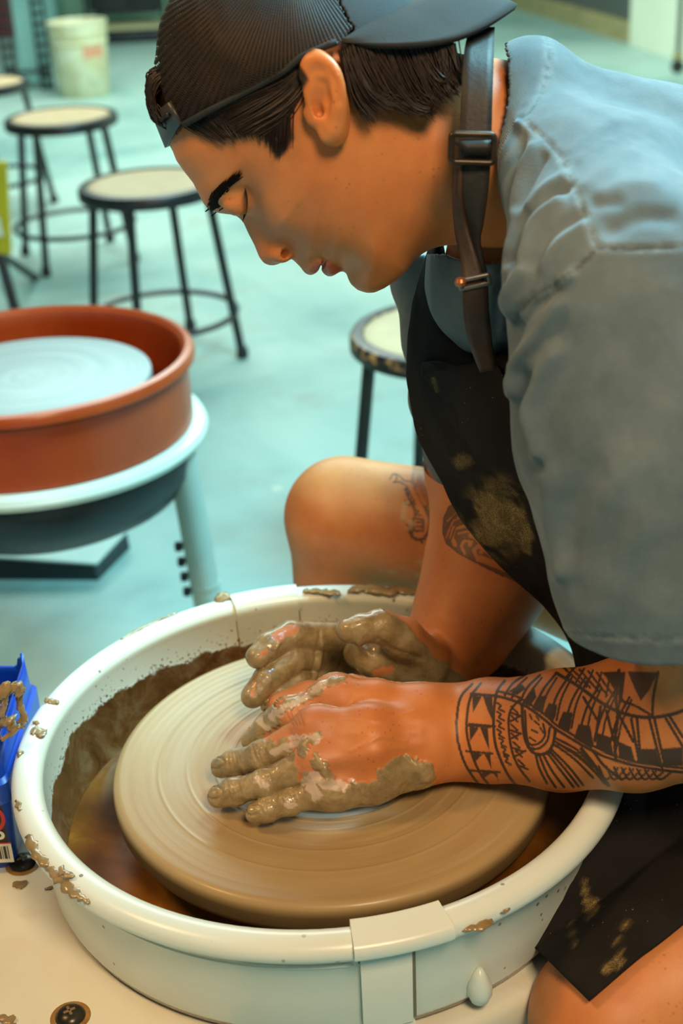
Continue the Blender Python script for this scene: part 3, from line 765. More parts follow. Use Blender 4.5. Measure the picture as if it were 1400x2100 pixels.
# ================================================================== blue tub on the table
M_BLUE = simple('bright_blue_plastic', (0.004, 0.055, 0.42), 0.28, 0.15, 10, spec=0.5)
bt = at(20, 1735, z=TZ); BX, BY = -0.362, 0.975
tub = empty('plastic_tub', (BX, BY, TZ)); tag(tub, 'bright blue plastic tub smeared with clay on the wheel table', 'tub')
def rrect(w_, d_, r_, n=6):
    P = []
    for cx, cy, a0 in ((w_ - r_, d_ - r_, 0), (-w_ + r_, d_ - r_, 90), (-w_ + r_, -d_ + r_, 180), (w_ - r_, -d_ + r_, 270)):
        for i in range(n + 1):
            a = math.radians(a0 + 90 * i / n); P.append((cx + r_ * math.cos(a), cy + r_ * math.sin(a)))
    return P
def tub_side(levels, name, mat, jag=None):
    V = []; n = None
    for (w_, d_, r_, z) in levels:
        P = rrect(w_, d_, r_); n = len(P)
        for i, (x, y) in enumerate(P):
            V.append((x, y, z + (jag(i, n) if (jag and (w_, d_, r_, z) == levels[-1]) else 0)))
    Fc = [tuple(reversed(range(n)))]
    for k in range(len(levels) - 1):
        for i in range(n): Fc.append((k * n + i, k * n + (i + 1) % n, (k + 1) * n + (i + 1) % n, (k + 1) * n + i))
    q = MB(); q.add(V, Fc); o = q.build(name, mat, tub, auto=45); s = o.modifiers.new('thickness', 'SOLIDIFY'); s.thickness = 0.0025; s.offset = -1; return o
tub_side([(0.076, 0.066, 0.010, 0.0), (0.080, 0.070, 0.010, 0.010), (0.083, 0.072, 0.010, 0.068), (0.085, 0.074, 0.010, 0.0695), (0.085, 0.074, 0.010, 0.088), (0.082, 0.071, 0.012, 0.0905), (0.081, 0.070, 0.012, 0.105), (0.080, 0.069, 0.012, 0.120)], 'tub_wall', M_BLUE, jag=lambda i, n: 0.007 * math.sin(i * 0.9) + 0.004 * math.sin(i * 1.9))
M_LBL = simple('black_label', (0.012, 0.012, 0.014), 0.35); M_LW = simple('white_label', lin(226, 222, 205), 0.4, 0.03); M_LR = simple('red_label_print', lin(190, 36, 34), 0.4)
fy = -0.0722
def tub_quad(pts, name, mat, par, dy=0.0):
    q = MB(); q.add([(x + 0.0180, fy - 0.0012 - dy, z) for x, z in pts], [tuple(range(len(pts)))]); return q.build(name, mat, par, smooth=False)
lb = tub_quad([(-0.06, 0.018), (0.060, 0.018), (0.060, 0.073), (-0.06, 0.073)], 'label', M_LBL, tub)
tub_quad([(-0.06, 0.012), (0.0615, 0.012), (0.0615, 0.031), (-0.06, 0.031)], 'barcode_field', M_LW, lb, 0.0004)
tub_quad([(-0.06, 0.031), (0.0615, 0.031), (0.0615, 0.0325), (-0.06, 0.0325)], 'red_stripe', M_LR, lb, 0.0005)
q = MB(); x = 0.0495
for i in range(13):
    wv = [0.0008, 0.0016, 0.0006, 0.0022][i % 4]; q.add([(x, fy - 0.0021, 0.016), (x + wv, fy - 0.0021, 0.016), (x + wv, fy - 0.0021, 0.029), (x, fy - 0.0021, 0.029)], [(0, 1, 2, 3)]); x += wv + 0.0009
q.build('barcode', M_LBL, lb, smooth=False)
q = MB(); q.lathe([(0.0125, 0), (0.0155, 0)], n=32); q.v = [(0.0635 + x_, fy - 0.0019, 0.057 + y_) for x_, y_, z_ in q.v]; q.build('red_ring', M_LR, lb, smooth=False)
q = MB(); q.lathe([(0.0, 0), (0.0105, 0)], n=32); q.v = [(0.0635 + x_, fy - 0.0018, 0.057 + y_) for x_, y_, z_ in q.v]; q.build('white_disc', M_LW, lb, smooth=False)
def text_mesh(s, size, name, mat, par, loc, rot, bold=0.0):
    cu = bpy.data.curves.new('lettering', 'FONT'); cu.body = s; cu.size = size; cu.align_x = 'RIGHT'; cu.offset = bold
    to = bpy.data.objects.new('lettering', cu); COL.objects.link(to); dg = bpy.context.evaluated_depsgraph_get()
    me = bpy.data.meshes.new_from_object(to.evaluated_get(dg)); bpy.data.objects.remove(to)
    o = obj(name, me, mat, par); o.location = loc; o.rotation_euler = rot; return o
text_mesh('p', 0.016, 'lettering', M_LW, lb, (0.076, fy - 0.0019, 0.0365), (math.pi / 2, 0, 0), 0.0006)
# clay hanging on the tub's torn edge
rs = np.random.RandomState(5)
for i, (pts, wpx) in enumerate((([(-5, 1428), (10, 1412), (30, 1405), (45, 1420)], 26), ([(38, 1425), (42, 1445), (50, 1468), (46, 1490)], 18), ([(12, 1420), (8, 1450), (6, 1490)], 14), ([(25, 1470), (28, 1500)], 16), ([(0, 1515), (20, 1505), (40, 1492)], 9), ([(22, 1408), (30, 1398)], 12))):
    P = [at(a, b, y=BY - 0.055 + 0.01 * (i % 2)) for a, b in pts]
    C = catmull(P, 5) if len(P) > 2 else np.array([P[0] + (P[1] - P[0]) * k / 6 for k in range(7)])
    q = MB(); q.tube(C, [wpx / 2 * mpp(C[0]) * (0.6 + 0.6 * rs.rand()) for _ in C], 10)
    V = np.array(q.v); V += (fbm(V, 180, 2, i)[:, None] - 0.5) * 0.009; q.v = [tuple(v) for v in V]
    q.build('clay_smear', M_CLAY, tub, auto=None, world=True)

# ================================================================== the potter
PX0 = (0.50, 0.98, 0.0)
person = empty('person', PX0); tag(person, 'person in grey t-shirt, black apron and backward cap pressing clay on the wheel', 'person')
BODY = []                                     # (V, Q, attrs)
def add_body(V, Q, **att): BODY.append((V, Q, att))
def facing(V, N):
    d = CAM_C - V; d = d / np.linalg.norm(d, axis=1, keepdims=True); return (d * N).sum(1)
def NZ(px, py, z, rpx):
    P = at(px, py, z=z); return P, rpx * mpp(P)

# ---------------------------------------------------------------- head frame: sagittal plane and its normal (towards the near ear)
HN = np.array([-0.05, -0.99, 0.10]); HN /= np.linalg.norm(HN)
HC = at(620, 260, y=0.985)
HE2 = np.array([0, 0, 1.0]) - HN[2] * HN; HE2 /= np.linalg.norm(HE2)
HE1 = np.cross(HE2, HN)
HR = np.stack([HE1, HE2, HN], 1)              # columns: u, v, s
def h_uv(px, py, h=0.0):
    r = ray(px, py); t = (h + (HC - CAM_C) @ HN) / (r @ HN); P = CAM_C + r * t
    return np.array([(P - HC) @ HE1, (P - HC) @ HE2])
def h_pt(px, py, h): q = h_uv(px, py, h); return np.array([q[0], q[1], h])
def h_world(L): return HC + np.asarray(L) @ HR.T
def h_local(P): return (np.asarray(P) - HC) @ HR
prof_px = [(345, 290), (354, 305), (363, 328), (381, 353), (397, 373), (409, 398), (419, 417), (430, 429), (447, 436), (466, 439), (479, 440), (490, 446), (499, 456), (509, 478), (522, 503), (531, 526), (540, 538), (550, 543), (561, 544), (574, 540), (584, 533), (592, 527), (603, 534), (614, 545), (623, 552), (635, 556), (647, 554), (655, 547),
           (659, 546), (664, 553), (674, 557), (690, 557), (703, 555), (710, 560), (713, 570), (719, 582), (733, 594), (752, 600), (768, 599), (788, 590), (812, 574), (836, 552), (858, 520), (884, 486), (915, 440), (935, 330), (925, 200), (900, 125), (862, 62), (808, 8), (735, -38), (645, -62), (545, -63), (462, -42), (398, -2), (356, 58), (333, 125), (324, 190), (330, 245)]
prof = np.array([h_uv(*p) for p in prof_px])
W_ctl = [(350, 270, .052), (400, 340, .052), (430, 400, .045), (450, 425, .030), (478, 432, .0125), (495, 455, .0105), (508, 480, .0115), (525, 505, .014), (545, 528, .0165), (562, 530, .0175), (582, 518, .0165),
         (470, 392, .044), (488, 412, .032), (506, 430, .030), (520, 440, .030), (535, 458, .030), (552, 480, .0245), (568, 495, .023), (520, 405, .044), (545, 430, .050), (565, 460, .047), (590, 485, .042), (610, 505, .037), (600, 520, .022), (628, 545, .022), (645, 545, .022), (650, 525, .039), (668, 538, .028), (680, 550, .0225), (700, 545, .027), (705, 530, .042),
         (740, 585, .025), (765, 570, .034), (740, 545, .045), (650, 490, .0525), (690, 500, .0545), (610, 440, .057), (650, 420, .0625), (560, 380, .060), (520, 350, .0585), (600, 360, .066), (470, 330, .058), (430, 280, .058), (700, 430, .063), (760, 480, .0565), (800, 520, .050), (850, 470, .053), (700, 350, .068), (640, 290, .0715), (690, 210, .0735), (560, 260, .0685), (480, 200, .0665), (400, 150, .060), (600, 100, .0765), (700, 60, .076), (480, 60, .069), (620, 0, .073), (780, 120, .072), (800, 300, .064), (870, 200, .060), (880, 380, .052), (820, 60, .064)]
wc = np.array([h_uv(a, b, w) for a, b, w in W_ctl]); wv = np.array([w for _, _, w in W_ctl])
def tps_fit(X, y, reg=2e-6):
    n = len(X); D = np.linalg.norm(X[:, None] - X[None], axis=2); K = np.where(D > 0, D * D * np.log(D + 1e-12), 0) + reg * np.eye(n)
    A = np.zeros((n + 3, n + 3)); A[:n, :n] = K; A[:n, n] = 1; A[:n, n + 1:] = X; A[n:, :n] = A[:n, n:].T
    return np.linalg.solve(A, np.concatenate([y, [0, 0, 0]]))
def tps_eval(c, X, Y):
    D2 = ((Y[:, None] - X[None]) ** 2).sum(2); K = 0.5 * D2 * np.log(D2 + 1e-14)
    n = len(X); return K @ c[:n] + c[n] + Y @ c[n + 1:]
U0, V0, DU = -0.145, -0.160, 0.0015
NU, NV = 200, 190
gu = U0 + DU * np.arange(NU); gv = V0 + DU * np.arange(NV)
G2 = np.stack(np.meshgrid(gu, gv, indexing='ij'), -1).reshape(-1, 2)
coef = tps_fit(wc, wv)
Wm = np.clip(tps_eval(coef, wc, G2), 0.009, 0.079).reshape(NU, NV)
Dm = poly_sd(G2, prof).reshape(NU, NV)
def bil(M, u, v):
    x = np.clip((u - U0) / DU, 0, NU - 1.001); y = np.clip((v - V0) / DU, 0, NV - 1.001); i = x.astype(int); j = y.astype(int); a = x - i; b = y - j
    return M[i, j] * (1 - a) * (1 - b) + M[i + 1, j] * a * (1 - b) + M[i, j + 1] * (1 - a) * b + M[i + 1, j + 1] * a * b
def hmap(u, v):
    W = bil(Wm, u, v); d = bil(Dm, u, v); e = np.clip(1 - d / (1.05 * W), 0, 1); return W * np.sqrt(np.maximum(0, 1 - e * e))
def head_surf(px, py, lift=0.0):              # local point on the near half under a pixel
    h = 0.05
    for _ in range(8):
        q = h_uv(px, py, h); h = 0.5 * h + 0.5 * float(hmap(np.array([q[0]]), np.array([q[1]]))[0])
    q = h_uv(px, py, h + lift); return np.array([q[0], q[1], h + lift])
neck_px = [(760, 250, 0.985, 150), (880, 300, 0.985, 165), (985, 315, 0.985, 172), (1090, 330, 0.985, 180)]
neck_n = nodes(neck_px); neck_l = [h_local(p) for p in neck_n[0]]
LP = lambda lst: [h_pt(*q) for q in lst]
ear_out = LP([(624, 150, .080), (634, 130, .082), (652, 122, .085), (672, 130, .088), (687, 150, .091), (696, 180, .092), (699, 213, .091), (697, 244, .088), (688, 266, .085), (676, 277, .082)])
ear_anti = LP([(648, 150, .081), (668, 162, .087), (682, 190, .090), (686, 225, .089), (680, 255, .085)])
ear_or = np.interp(np.linspace(0, 9, 46), range(10), [0.0030, 0.0036, 0.0040, 0.0042, 0.0042, 0.0040, 0.0038, 0.0042, 0.0056, 0.0050]); ear_out = list(catmull(ear_out, 5))
ear_ar = np.interp(np.linspace(0, 4, 21), range(5), [0.0026, 0.0030, 0.0034, 0.0036, 0.004]); ear_anti = list(catmull(ear_anti, 5))
def head_field(P):
    u, v, s = P[:, 0], P[:, 1], np.abs(P[:, 2])
    W = bil(Wm, u, v); d = bil(Dm, u, v)
    e = np.maximum(0, 1 - d / (1.05 * W)); f = W * (np.sqrt((s / W) ** 2 + e * e) - 1)
    A = np.stack([u, v, s], 1).astype(np.float32)
    # nose wing and nostril
    f = smin(f, chain(A, LP([(577, 516, .0135)]), [0.0080]), 0.006)
    f = smax(f, -chain(A, LP([(575, 526, .0150), (585, 519, .0185)]), [0.0024, 0.0030]), 0.0025)
    # eyeball under closed lid, lid crease, brow ridge
    f = smin(f, chain(A, LP([(487, 408, .0255)]), [0.0116]), 0.007)
    f = smax(f, -chain(A, LP([(504, 388, .042), (509, 412, .040), (504, 440, .028)]), [0.0015, 0.0020, 0.0014]), 0.003)
    # lips and mouth
    f = smin(f, chain(A, LP([(636, 550, .0), (642, 546, .010), (656, 537, .021)]), [0.0048, 0.0046, 0.0022]), 0.004)
    f = smin(f, chain(A, LP([(676, 552, .0), (680, 549, .010), (672, 540, .020)]), [0.0052, 0.0048, 0.0022]), 0.004)
    f = smax(f, -chain(A, LP([(657, 546, .0), (660, 544, .012), (666, 536, .0235)]), [0.0011, 0.0012, 0.0012]), 0.002)
    # neck
    n_ = chain(P, neck_l, neck_n[1], 0.02)
    f = smin(f, n_, 0.022)
    # ear: bowl, rim, inner ridge, tragus, lobe, canal
    bowl = ellipsoid(A, h_pt(668, 200, .081), (0.0135, 0.031, 0.007), np.array([[0.97, -0.22, 0.0], [0.22, 0.97, 0.0], [0, 0, 1.0]]))
    ear = smin(bowl, chain(A, ear_out, ear_or), 0.006)
    ear = smin(ear, chain(A, ear_anti, ear_ar), 0.004)
    ear = smin(ear, chain(A, LP([(635, 232, .0775), (641, 245, .0785)]), [0.0042, 0.0042]), 0.005)
    ear = smax(ear, -chain(A, LP([(655, 178, .0925), (654, 205, .0915), (656, 228, .090)]), [0.0060, 0.0068, 0.0050], 0.003), 0.003)
    ear = smax(ear, -chain(A, LP([(650, 215, .086), (655, 232, .083)]), [0.0036, 0.0030]), 0.002)
    ear = smax(ear, -chain(A, LP([(640, 134, .0905), (668, 140, .094), (686, 170, .0965), (693, 210, .096)]), [0.0018, 0.0024, 0.0026, 0.0020]), 0.002)
    return smin(f, ear, 0.005)
V, Q = mesh_sdf(head_field, (-0.125, -0.150, -0.105), (0.150, 0.122, 0.105), 0.0013, smooth=1)
keepn = V[:, 0] < 0.146
V, Q = keep_faces(V, Q, keepn)
near = np.ones(len(V), bool); P2 = px_of(h_world(np.stack([V[:, 0], V[:, 1], np.abs(V[:, 2])], 1)))
V = h_world(V); N = normals(V, Q)
hair_t = [(330, 240), (383, 257), (415, 276), (440, 289), (469, 285), (505, 280), (537, 272), (552, 300), (568, 328), (590, 310), (604, 284), (598, 240), (612, 200), (634, 165), (632, 120), (680, 60), (640, -150), (300, -100)]
hair_n = [(690, 70), (700, 120), (706, 165), (720, 205), (745, 232), (765, 196), (790, 190), (812, 215), (850, 236), (885, 225), (905, 185), (930, 150), (955, 110), (990, 100), (990, -100), (690, -150)]
hm = np.maximum(sstep(poly_sd(P2, hair_t), -5, 7), sstep(poly_sd(P2, hair_n), -5, 7))
ew = [(606, 120), (640, 105), (680, 112), (700, 140), (712, 200), (708, 270), (680, 300), (655, 270), (628, 250), (640, 170)]
hm = hm * (1 - sstep(poly_sd(P2, ew), -4, 4) * (near))
# cheeks without beard; faint freckles are in the material
lipm = sstep(poly_sd(P2, [(632, 560), (640, 545), (655, 535), (668, 532), (690, 545), (706, 552), (700, 562), (660, 566)]), -3, 3) * near
brow = sstep(11 - seg_dist(P2, [(430, 430), (436, 412), (446, 396), (462, 382), (484, 366)]), 0, 8) * 1.0
uv_ = h_local(V); e_ = np.array([h_uv(300, 300, 0), h_uv(352, 296, 0.0), h_uv(377, 252, .050), h_uv(430, 222, .066), h_uv(510, 180, .074), h_uv(580, 142, .079), h_uv(700, 80, .080), h_uv(960, -20, 0)])
scalp = sstep(uv_[:, 1] - np.interp(uv_[:, 0], e_[:, 0], e_[:, 1]), 0.002, 0.008)
add_body(V, Q, hair=np.maximum(hm, 0.74 * brow * near), lip=lipm, scalp=scalp)
HEAD_V = V

# ---------------------------------------------------------------- near arm and hand
nl = lambda lst: (lambda q: ([a[0] for a in q], [a[1] for a in q]))(lst)
def limb(P, lst, k=0.01): p, r = nl(lst); return chain(P, p, r, k)
UPN = [N4(1300, 620, .80, 140), N4(1380, 1000, .79, 135), N4(1440, 1460, .80, 112)]
FA = [N4(1440, 1430, .80, 100), N4(1300, 1458, .83, 106), N4(1150, 1472, .865, 93), N4(1000, 1470, .90, 74), N4(930, 1472, .915, 64), NZ(875, 1466, .612, 55)]
FB = [N4(1440, 1490, .79, 100), N4(1300, 1508, .82, 106), N4(1150, 1528, .855, 86), N4(1000, 1530, .885, 68), N4(930, 1532, .895, 62), NZ(875, 1540, .594, 55)]
MC = [[NZ(875, 1462, .612, 50), NZ(770, 1442, .622, 44), NZ(685, 1428, .624, 40)],
      [NZ(875, 1492, .610, 50), NZ(760, 1492, .622, 44), NZ(645, 1494, .620, 40)],
      [NZ(875, 1520, .602, 50), NZ(760, 1535, .612, 44), NZ(648, 1558, .606, 38)],
      [NZ(875, 1548, .590, 48), NZ(770, 1582, .592, 44), NZ(668, 1616, .586, 36)]]
FN = [[NZ(685, 1430, .622, 39), NZ(605, 1465, .612, 33), NZ(548, 1497, .592, 28), NZ(518, 1518, .580, 23)],
      [NZ(645, 1497, .618, 38), NZ(535, 1551, .596, 27), NZ(480, 1566, .583, 25), NZ(455, 1573, .576, 22)],
      [NZ(648, 1560, .604, 36), NZ(545, 1606, .588, 27), NZ(480, 1624, .578, 25), NZ(449, 1633, .573, 23)],
      [NZ(668, 1618, .584, 34), NZ(592, 1644, .578, 24), NZ(548, 1660, .573, 22), NZ(524, 1668, .571, 20)]]
TH = [NZ(850, 1450, .600, 46), NZ(720, 1425, .592, 38), NZ(630, 1430, .586, 30), NZ(575, 1446, .582, 26)]
HEEL = [NZ(845, 1572, .586, 38), NZ(760, 1602, .582, 40), NZ(690, 1625, .582, 34)]
def near_arm(P):
    f = smin(limb(P, UPN, .02), smin(limb(P, FA), limb(P, FB), .03), .02)
    palm = None
    for c in MC: palm = limb(P, c) if palm is None else smin(palm, limb(P, c), .010)
    palm = smin(palm, limb(P, HEEL), .012)
    f = smin(f, palm, .018)
    g = None
    for c in FN:
        q = limb(P, c, .004)
        for a in c[1:3]: q = smin(q, np.sqrt(((P - a[0].astype(np.float32)) ** 2).sum(1)) - a[1] * 1.05, .004)
        g = q if g is None else smin(g, q, .0012)
    f = smin(f, g, .007)
    f = smin(f, limb(P, TH, .006), .008)
    # knuckles and tendons
    for c in MC: f = smin(f, np.sqrt(((P - (c[2][0] + np.array([0.003, 0, 0.002])).astype(np.float32)) ** 2).sum(1)) - c[2][1] * 0.92, .010)
    return f
def bounds(lists, pad=0.012):
    p = np.array([q[0] for L_ in lists for q in L_]); r = np.array([q[1] for L_ in lists for q in L_])
    return (p - r[:, None]).min(0) - pad, (p + r[:, None]).max(0) + pad
HFULL = MC + FN + [TH, HEEL]
lo, hi = bounds([FA, FB] + HFULL); hi[2] = lo[2] + 0.24; hi = np.minimum(hi, [0.34, 1.1, 0.79])
V, Q = mesh_sdf(near_arm, lo, hi, 0.0011, smooth=2)
N = normals(V, Q); P2 = px_of(V); fc = facing(V, N)

# clay on the near hand
fing = [(610, 1560), (600, 1500), (560, 1520), (480, 1480), (400, 1520), (400, 1700), (520, 1720), (700, 1680), (800, 1650), (890, 1605), (880, 1575), (830, 1560), (790, 1592), (740, 1600), (700, 1612), (650, 1600), (625, 1590), (612, 1600)]
cl = sstep(poly_sd(P2, fing) + (fbm(V, 110, 3, 2) - .5) * 46, -6, 10)
patches = [[(700, 1392), (668, 1400), (640, 1428), (600, 1440), (560, 1470)], [(650, 1508), (628, 1520), (620, 1545)], [(648, 1560), (668, 1582), (672, 1610)], [(560, 1470), (530, 1490)], [(720, 1600), (725, 1606)], [(790, 1590), (830, 1565), (868, 1585)]]
wid = [9, 11, 13, 20, 5, 20]
for k_, w_ in zip(patches, wid): cl = np.maximum(cl, sstep(w_ - seg_dist(P2, k_) + (fbm(V, 300, 2, 8) - .5) * 16, -1, 3))
bare = [[(560, 1620), (590, 1600)], [(480, 1600), (520, 1612)], [(575, 1545), (640, 1530)], [(600, 1480), (560, 1500)]]
cl = np.clip(cl, 0, 1); back = fc < 0.05; cl = np.where(back & (P2[:, 0] < 900), np.maximum(cl, sstep(900 - P2[:, 0], 0, 60)), cl)
cl *= sstep(905 - P2[:, 0], 0, 20)
th = cl * (0.0004 + 0.0014 * np.maximum(0, fbm(V, 170, 3, 4) - 0.42)) + cl * 0.0008 * np.maximum(0, fbm(V, 420, 2, 9) - 0.5)
lump = [[(850, 1570), (872, 1588), 16], [(632, 1515), (625, 1530), 10], [(665, 1575), (670, 1600), 10], [(660, 1405), (640, 1420), 8], [(575, 1440), (555, 1452), 20]]
for a, b, w_ in lump: th += 0.0035 * np.exp(-(seg_dist(P2, [a, b]) / w_) ** 2) * cl * (fc > 0)
V = V + N * th[:, None]
# tendons, veins and finger creases
for ln, w_, am in (([(700, 1440), (860, 1475)], 14, .0007), ([(660, 1505), (860, 1500)], 12, .0008), ([(665, 1562), (860, 1525)], 12, .0006), ([(720, 1540), (780, 1510), (830, 1520)], 5, .0006), ([(700, 1470), (790, 1480), (850, 1460)], 5, .0005)):
    V = V + N * (am * np.exp(-(seg_dist(P2, ln) / w_) ** 2) * (fc > 0.1) * (1 - cl))[:, None]
for (x_, y_), (rx, ry), rt in (((444, 1565), (15, 11), .25), ((440, 1626), (15, 12), .3), ((519, 1661), (13, 10), .35)):
    dx, dy = P2[:, 0] - x_, P2[:, 1] - y_; e = np.hypot((dx * math.cos(rt) - dy * math.sin(rt)) / rx, (dx * math.sin(rt) + dy * math.cos(rt)) / ry)
    V = V + N * ((.0006 * sstep(e, 1.0, .7) - .0011 * np.exp(-((e - 1.05) / .16) ** 2)) * (fc > 0.1))[:, None]
for (x_, y_), (ux, uy), hw in (((535, 1551), (-.35, -.94), 24), ((480, 1566), (-.2, -.98), 20), ((545, 1606), (-.3, -.95), 24), ((480, 1624), (-.25, -.97), 21), ((592, 1644), (-.35, -.94), 20), ((548, 1660), (-.3, -.95), 17), ((600, 1467), (-.4, -.9), 24)):
    for o_ in (-9, -2, 5, 11): V = V - N * (.0007 * np.exp(-(seg_dist(P2, [(x_ + o_ - ux * hw, y_ - uy * hw), (x_ + o_ * 1.3, y_), (x_ + o_ + ux * hw, y_ + uy * hw)]) / 2.6) ** 2) * (fc > 0.1))[:, None]
white = np.zeros(len(V))
for ln, w_ in (([(560, 1472), (600, 1445), (640, 1425), (668, 1400)], 7), ([(600, 1512), (628, 1512), (650, 1508), (652, 1520)], 7), ([(610, 1525), (560, 1540)], 9), ([(645, 1590), (668, 1610), (700, 1612)], 12), ([(630, 1600), (650, 1630)], 12), ([(530, 1600), (548, 1612)], 8), ([(590, 1652), (604, 1650)], 7), ([(722, 1600), (727, 1606)], 5), ([(535, 1480), (548, 1492)], 8)):
    white = np.maximum(white, sstep(w_ - seg_dist(P2, ln) + (fbm(V, 350, 2, 31) - .5) * 14, 0, 3))
# tattoo lines traced in the frame of the forearm
def Z(x, y): return (850 + x * 0.39286, 1300 + y * 0.39301)
def ZL(*p): return [Z(a, b) for a, b in p]
lines = [(ZL((300, 262), (240, 330), (220, 440), (222, 540), (255, 660), (300, 740), (335, 785)), 2.4), (ZL((345, 258), (292, 330), (272, 440), (275, 540), (310, 660), (350, 740), (385, 785)), 2.4),
         (ZL((470, 245), (430, 300), (412, 420), (418, 560), (450, 660), (490, 740), (530, 790)), 2.6), (ZL((545, 345), (500, 400), (490, 480), (505, 600), (540, 690), (600, 770)), 2.2),
         (ZL((295, 312), (355, 318), (430, 325), (520, 350), (600, 390), (680, 450), (740, 500), (830, 555), (930, 610), (1030, 655), (1170, 690), (1300, 712), (1400, 722)), 2.6), (ZL((440, 300), (530, 325), (610, 372), (690, 430), (745, 480), (840, 535), (940, 590), (1050, 640), (1180, 672), (1300, 690), (1400, 700)), 2.2),
         (ZL((560, 370), (565, 470), (580, 560), (620, 620), (680, 625), (720, 580), (735, 500)), 3.0), (ZL((590, 590), (640, 600), (690, 560), (705, 490)), 2.2), (ZL((575, 400), (590, 560), (640, 575), (680, 530), (670, 470)), 2.0),
         (ZL((740, 205), (850, 270), (960, 350), (1050, 400), (1150, 430), (1250, 435), (1340, 420), (1400, 400)), 3.4), (ZL((1065, 190), (1050, 330), (1060, 420), (1045, 560), (1050, 660)), 3.2),
         (ZL((1270, 200), (1245, 330), (1240, 430)), 2.6), (ZL((1080, 350), (1150, 375), (1230, 420)), 2.2), (ZL((870, 600), (940, 690), (1010, 790)), 3.6), (ZL((930, 610), (990, 690), (1080, 760)), 2.6), (ZL((730, 560), (850, 640), (940, 720), (990, 780)), 2.2)]
for q in (((735, 545), (840, 600), (930, 690)), ((725, 575), (830, 650), (930, 750)), ((710, 600), (800, 690), (880, 790)), ((690, 618), (760, 710), (830, 800)), ((670, 630), (720, 720), (780, 800)), ((650, 634), (690, 730), (735, 800)), ((632, 630), (650, 700), (690, 780)), ((728, 560), (850, 630), (960, 740)), ((702, 610), (780, 700), (855, 795))):
    lines.append((ZL(*q), 2.3))
for i in range(12):                      # slanted spears of the upper band
    x = 470 + i * 78; yb = 345 + i * 38 if x < 1050 else 640 + (x - 1050) * 0.16
    yt = 215 + max(0, (x - 740)) * 0.42 if x < 1060 else 430; xt = x + 105
    if x < 1050:
        lines.append((ZL((x, yb - 25), (x + 40, (yb + yt) / 2 - 20), (xt, yt)), 2.2)); lines.append((ZL((x + 36, yb - 8), (x + 62, (yb + yt) / 2), (xt + 10, yt + 14)), 1.9))
for x0, y0, x1, y1 in ((1130, 445, 1170, 660), (1160, 440, 1180, 670), (1225, 445, 1290, 700), (1250, 440, 1305, 690), (1310, 440, 1400, 590), (1330, 430, 1400, 540), (1070, 430, 1140, 560), (880, 330, 960, 460), (970, 380, 940, 560), (1000, 400, 1040, 560)): lines.append((ZL((x0, y0), (x1, y1)), 2.6))
for i in range(6): lines.append((ZL((770 + i * 45, 170 + 8 * i), (870 + i * 45, 260 + 20 * i)), 2.0)); lines.append((ZL((840 + i * 45, 170 + 10 * i), (790 + i * 52, 225 + 26 * i)), 1.8))
for i in range(7):                       # zigzag column and brick column
    y = 360 + i * 46; xo = 425 + max(0, (y - 500)) * 0.26
    lines.append((ZL((xo + 5, y), (xo + 25, y + 14), (xo + 14, y + 30), (xo + 42, y + 46)), 1.8)); lines.append((ZL((xo + 75, y + 50), (xo + 130, y + (20 if i % 2 else 70))), 2.0)); lines.append((ZL((xo + 78, y + 20), (xo + 112, y + 52)), 1.8))
for i in range(8): lines.append((ZL((960 + i * 40, 690 + 3 * i), (1000 + i * 40, 760), (1060 + i * 40, 700 + 3 * i)), 1.9)); 
for a in ((600, 420, 612, 445), (625, 455, 650, 475), (610, 500, 640, 515), (655, 490, 672, 515), (600, 540, 630, 560), (635, 430, 648, 450)): lines.append((ZL(a[:2], a[2:]), 1.6))
fills = []
for i, (y, xo) in enumerate(((318, 300), (480, 285), (618, 305), (716, 350))):     # saw teeth
    hgt = (150, 130, 92, 70)[i]; wd2 = 105 - 8 * i
    fills.append(ZL((xo, y), (xo + 50, y + 10), (xo + 4, y + hgt * 0.62))); fills.append(ZL((xo + 55, y + 5), (xo + wd2, y + 12), (xo + wd2 + 8, y + hgt), (xo + 78, y + hgt * 0.5)))
    lines.append((ZL((xo - 15, y + hgt + 2), (xo + wd2 + 15, y + hgt + 14)), 2.0)); lines.append((ZL((xo - 5, y - 2), (xo + wd2 + 12, y + 6)), 2.0))
for q in (((520, 280), (560, 262), (580, 285), (535, 318), (490, 300)), ((600, 300), (625, 285), (635, 330), (600, 380), (560, 360)), ((640, 330), (685, 320), (670, 380), (650, 410), (610, 388)), ((700, 360), (745, 370), (735, 430), (720, 460), (670, 420)), ((775, 405), (825, 410), (815, 480), (805, 515), (745, 475)), ((855, 470), (915, 480), (935, 580), (920, 600), (830, 545)), ((950, 515), (1020, 540), (1040, 640), (945, 600)), ((1060, 560), (1130, 590), (1150, 665), (1065, 640)), ((1160, 600), (1260, 600), (1280, 690), (1180, 672)), ((1290, 600), (1400, 590), (1400, 690), (1300, 688)),
          ((1110, 195), (1270, 200), (1225, 290), (1180, 350), (1150, 290)), ((1062, 200), (1100, 198), (1085, 330), (1064, 400)), ((975, 200), (1060, 195), (1050, 300), (1010, 240))): fills.append(ZL(*q))
ink = np.zeros(len(V)); m_ = P2[:, 0] > 915; idx = np.where(m_ & (fc > -0.35))[0]; p2 = P2[idx]; ii = np.zeros(len(idx))
for ln, w_ in lines: ii = np.maximum(ii, sstep(w_ + 1.2 - seg_dist(p2, catmull(ln, 4) if len(ln) > 2 else ln), 0, 1.6))
for pl in fills: ii = np.maximum(ii, sstep(poly_sd(p2, pl), -1.2, 1.2))
ink[idx] = ii
add_body(V, Q, clay=cl * (1 - 0.0 * white), ink=ink * 0.93, white=white * (fc > 0), flush=sstep(780 - P2[:, 0], 0, 120) * 0.8)

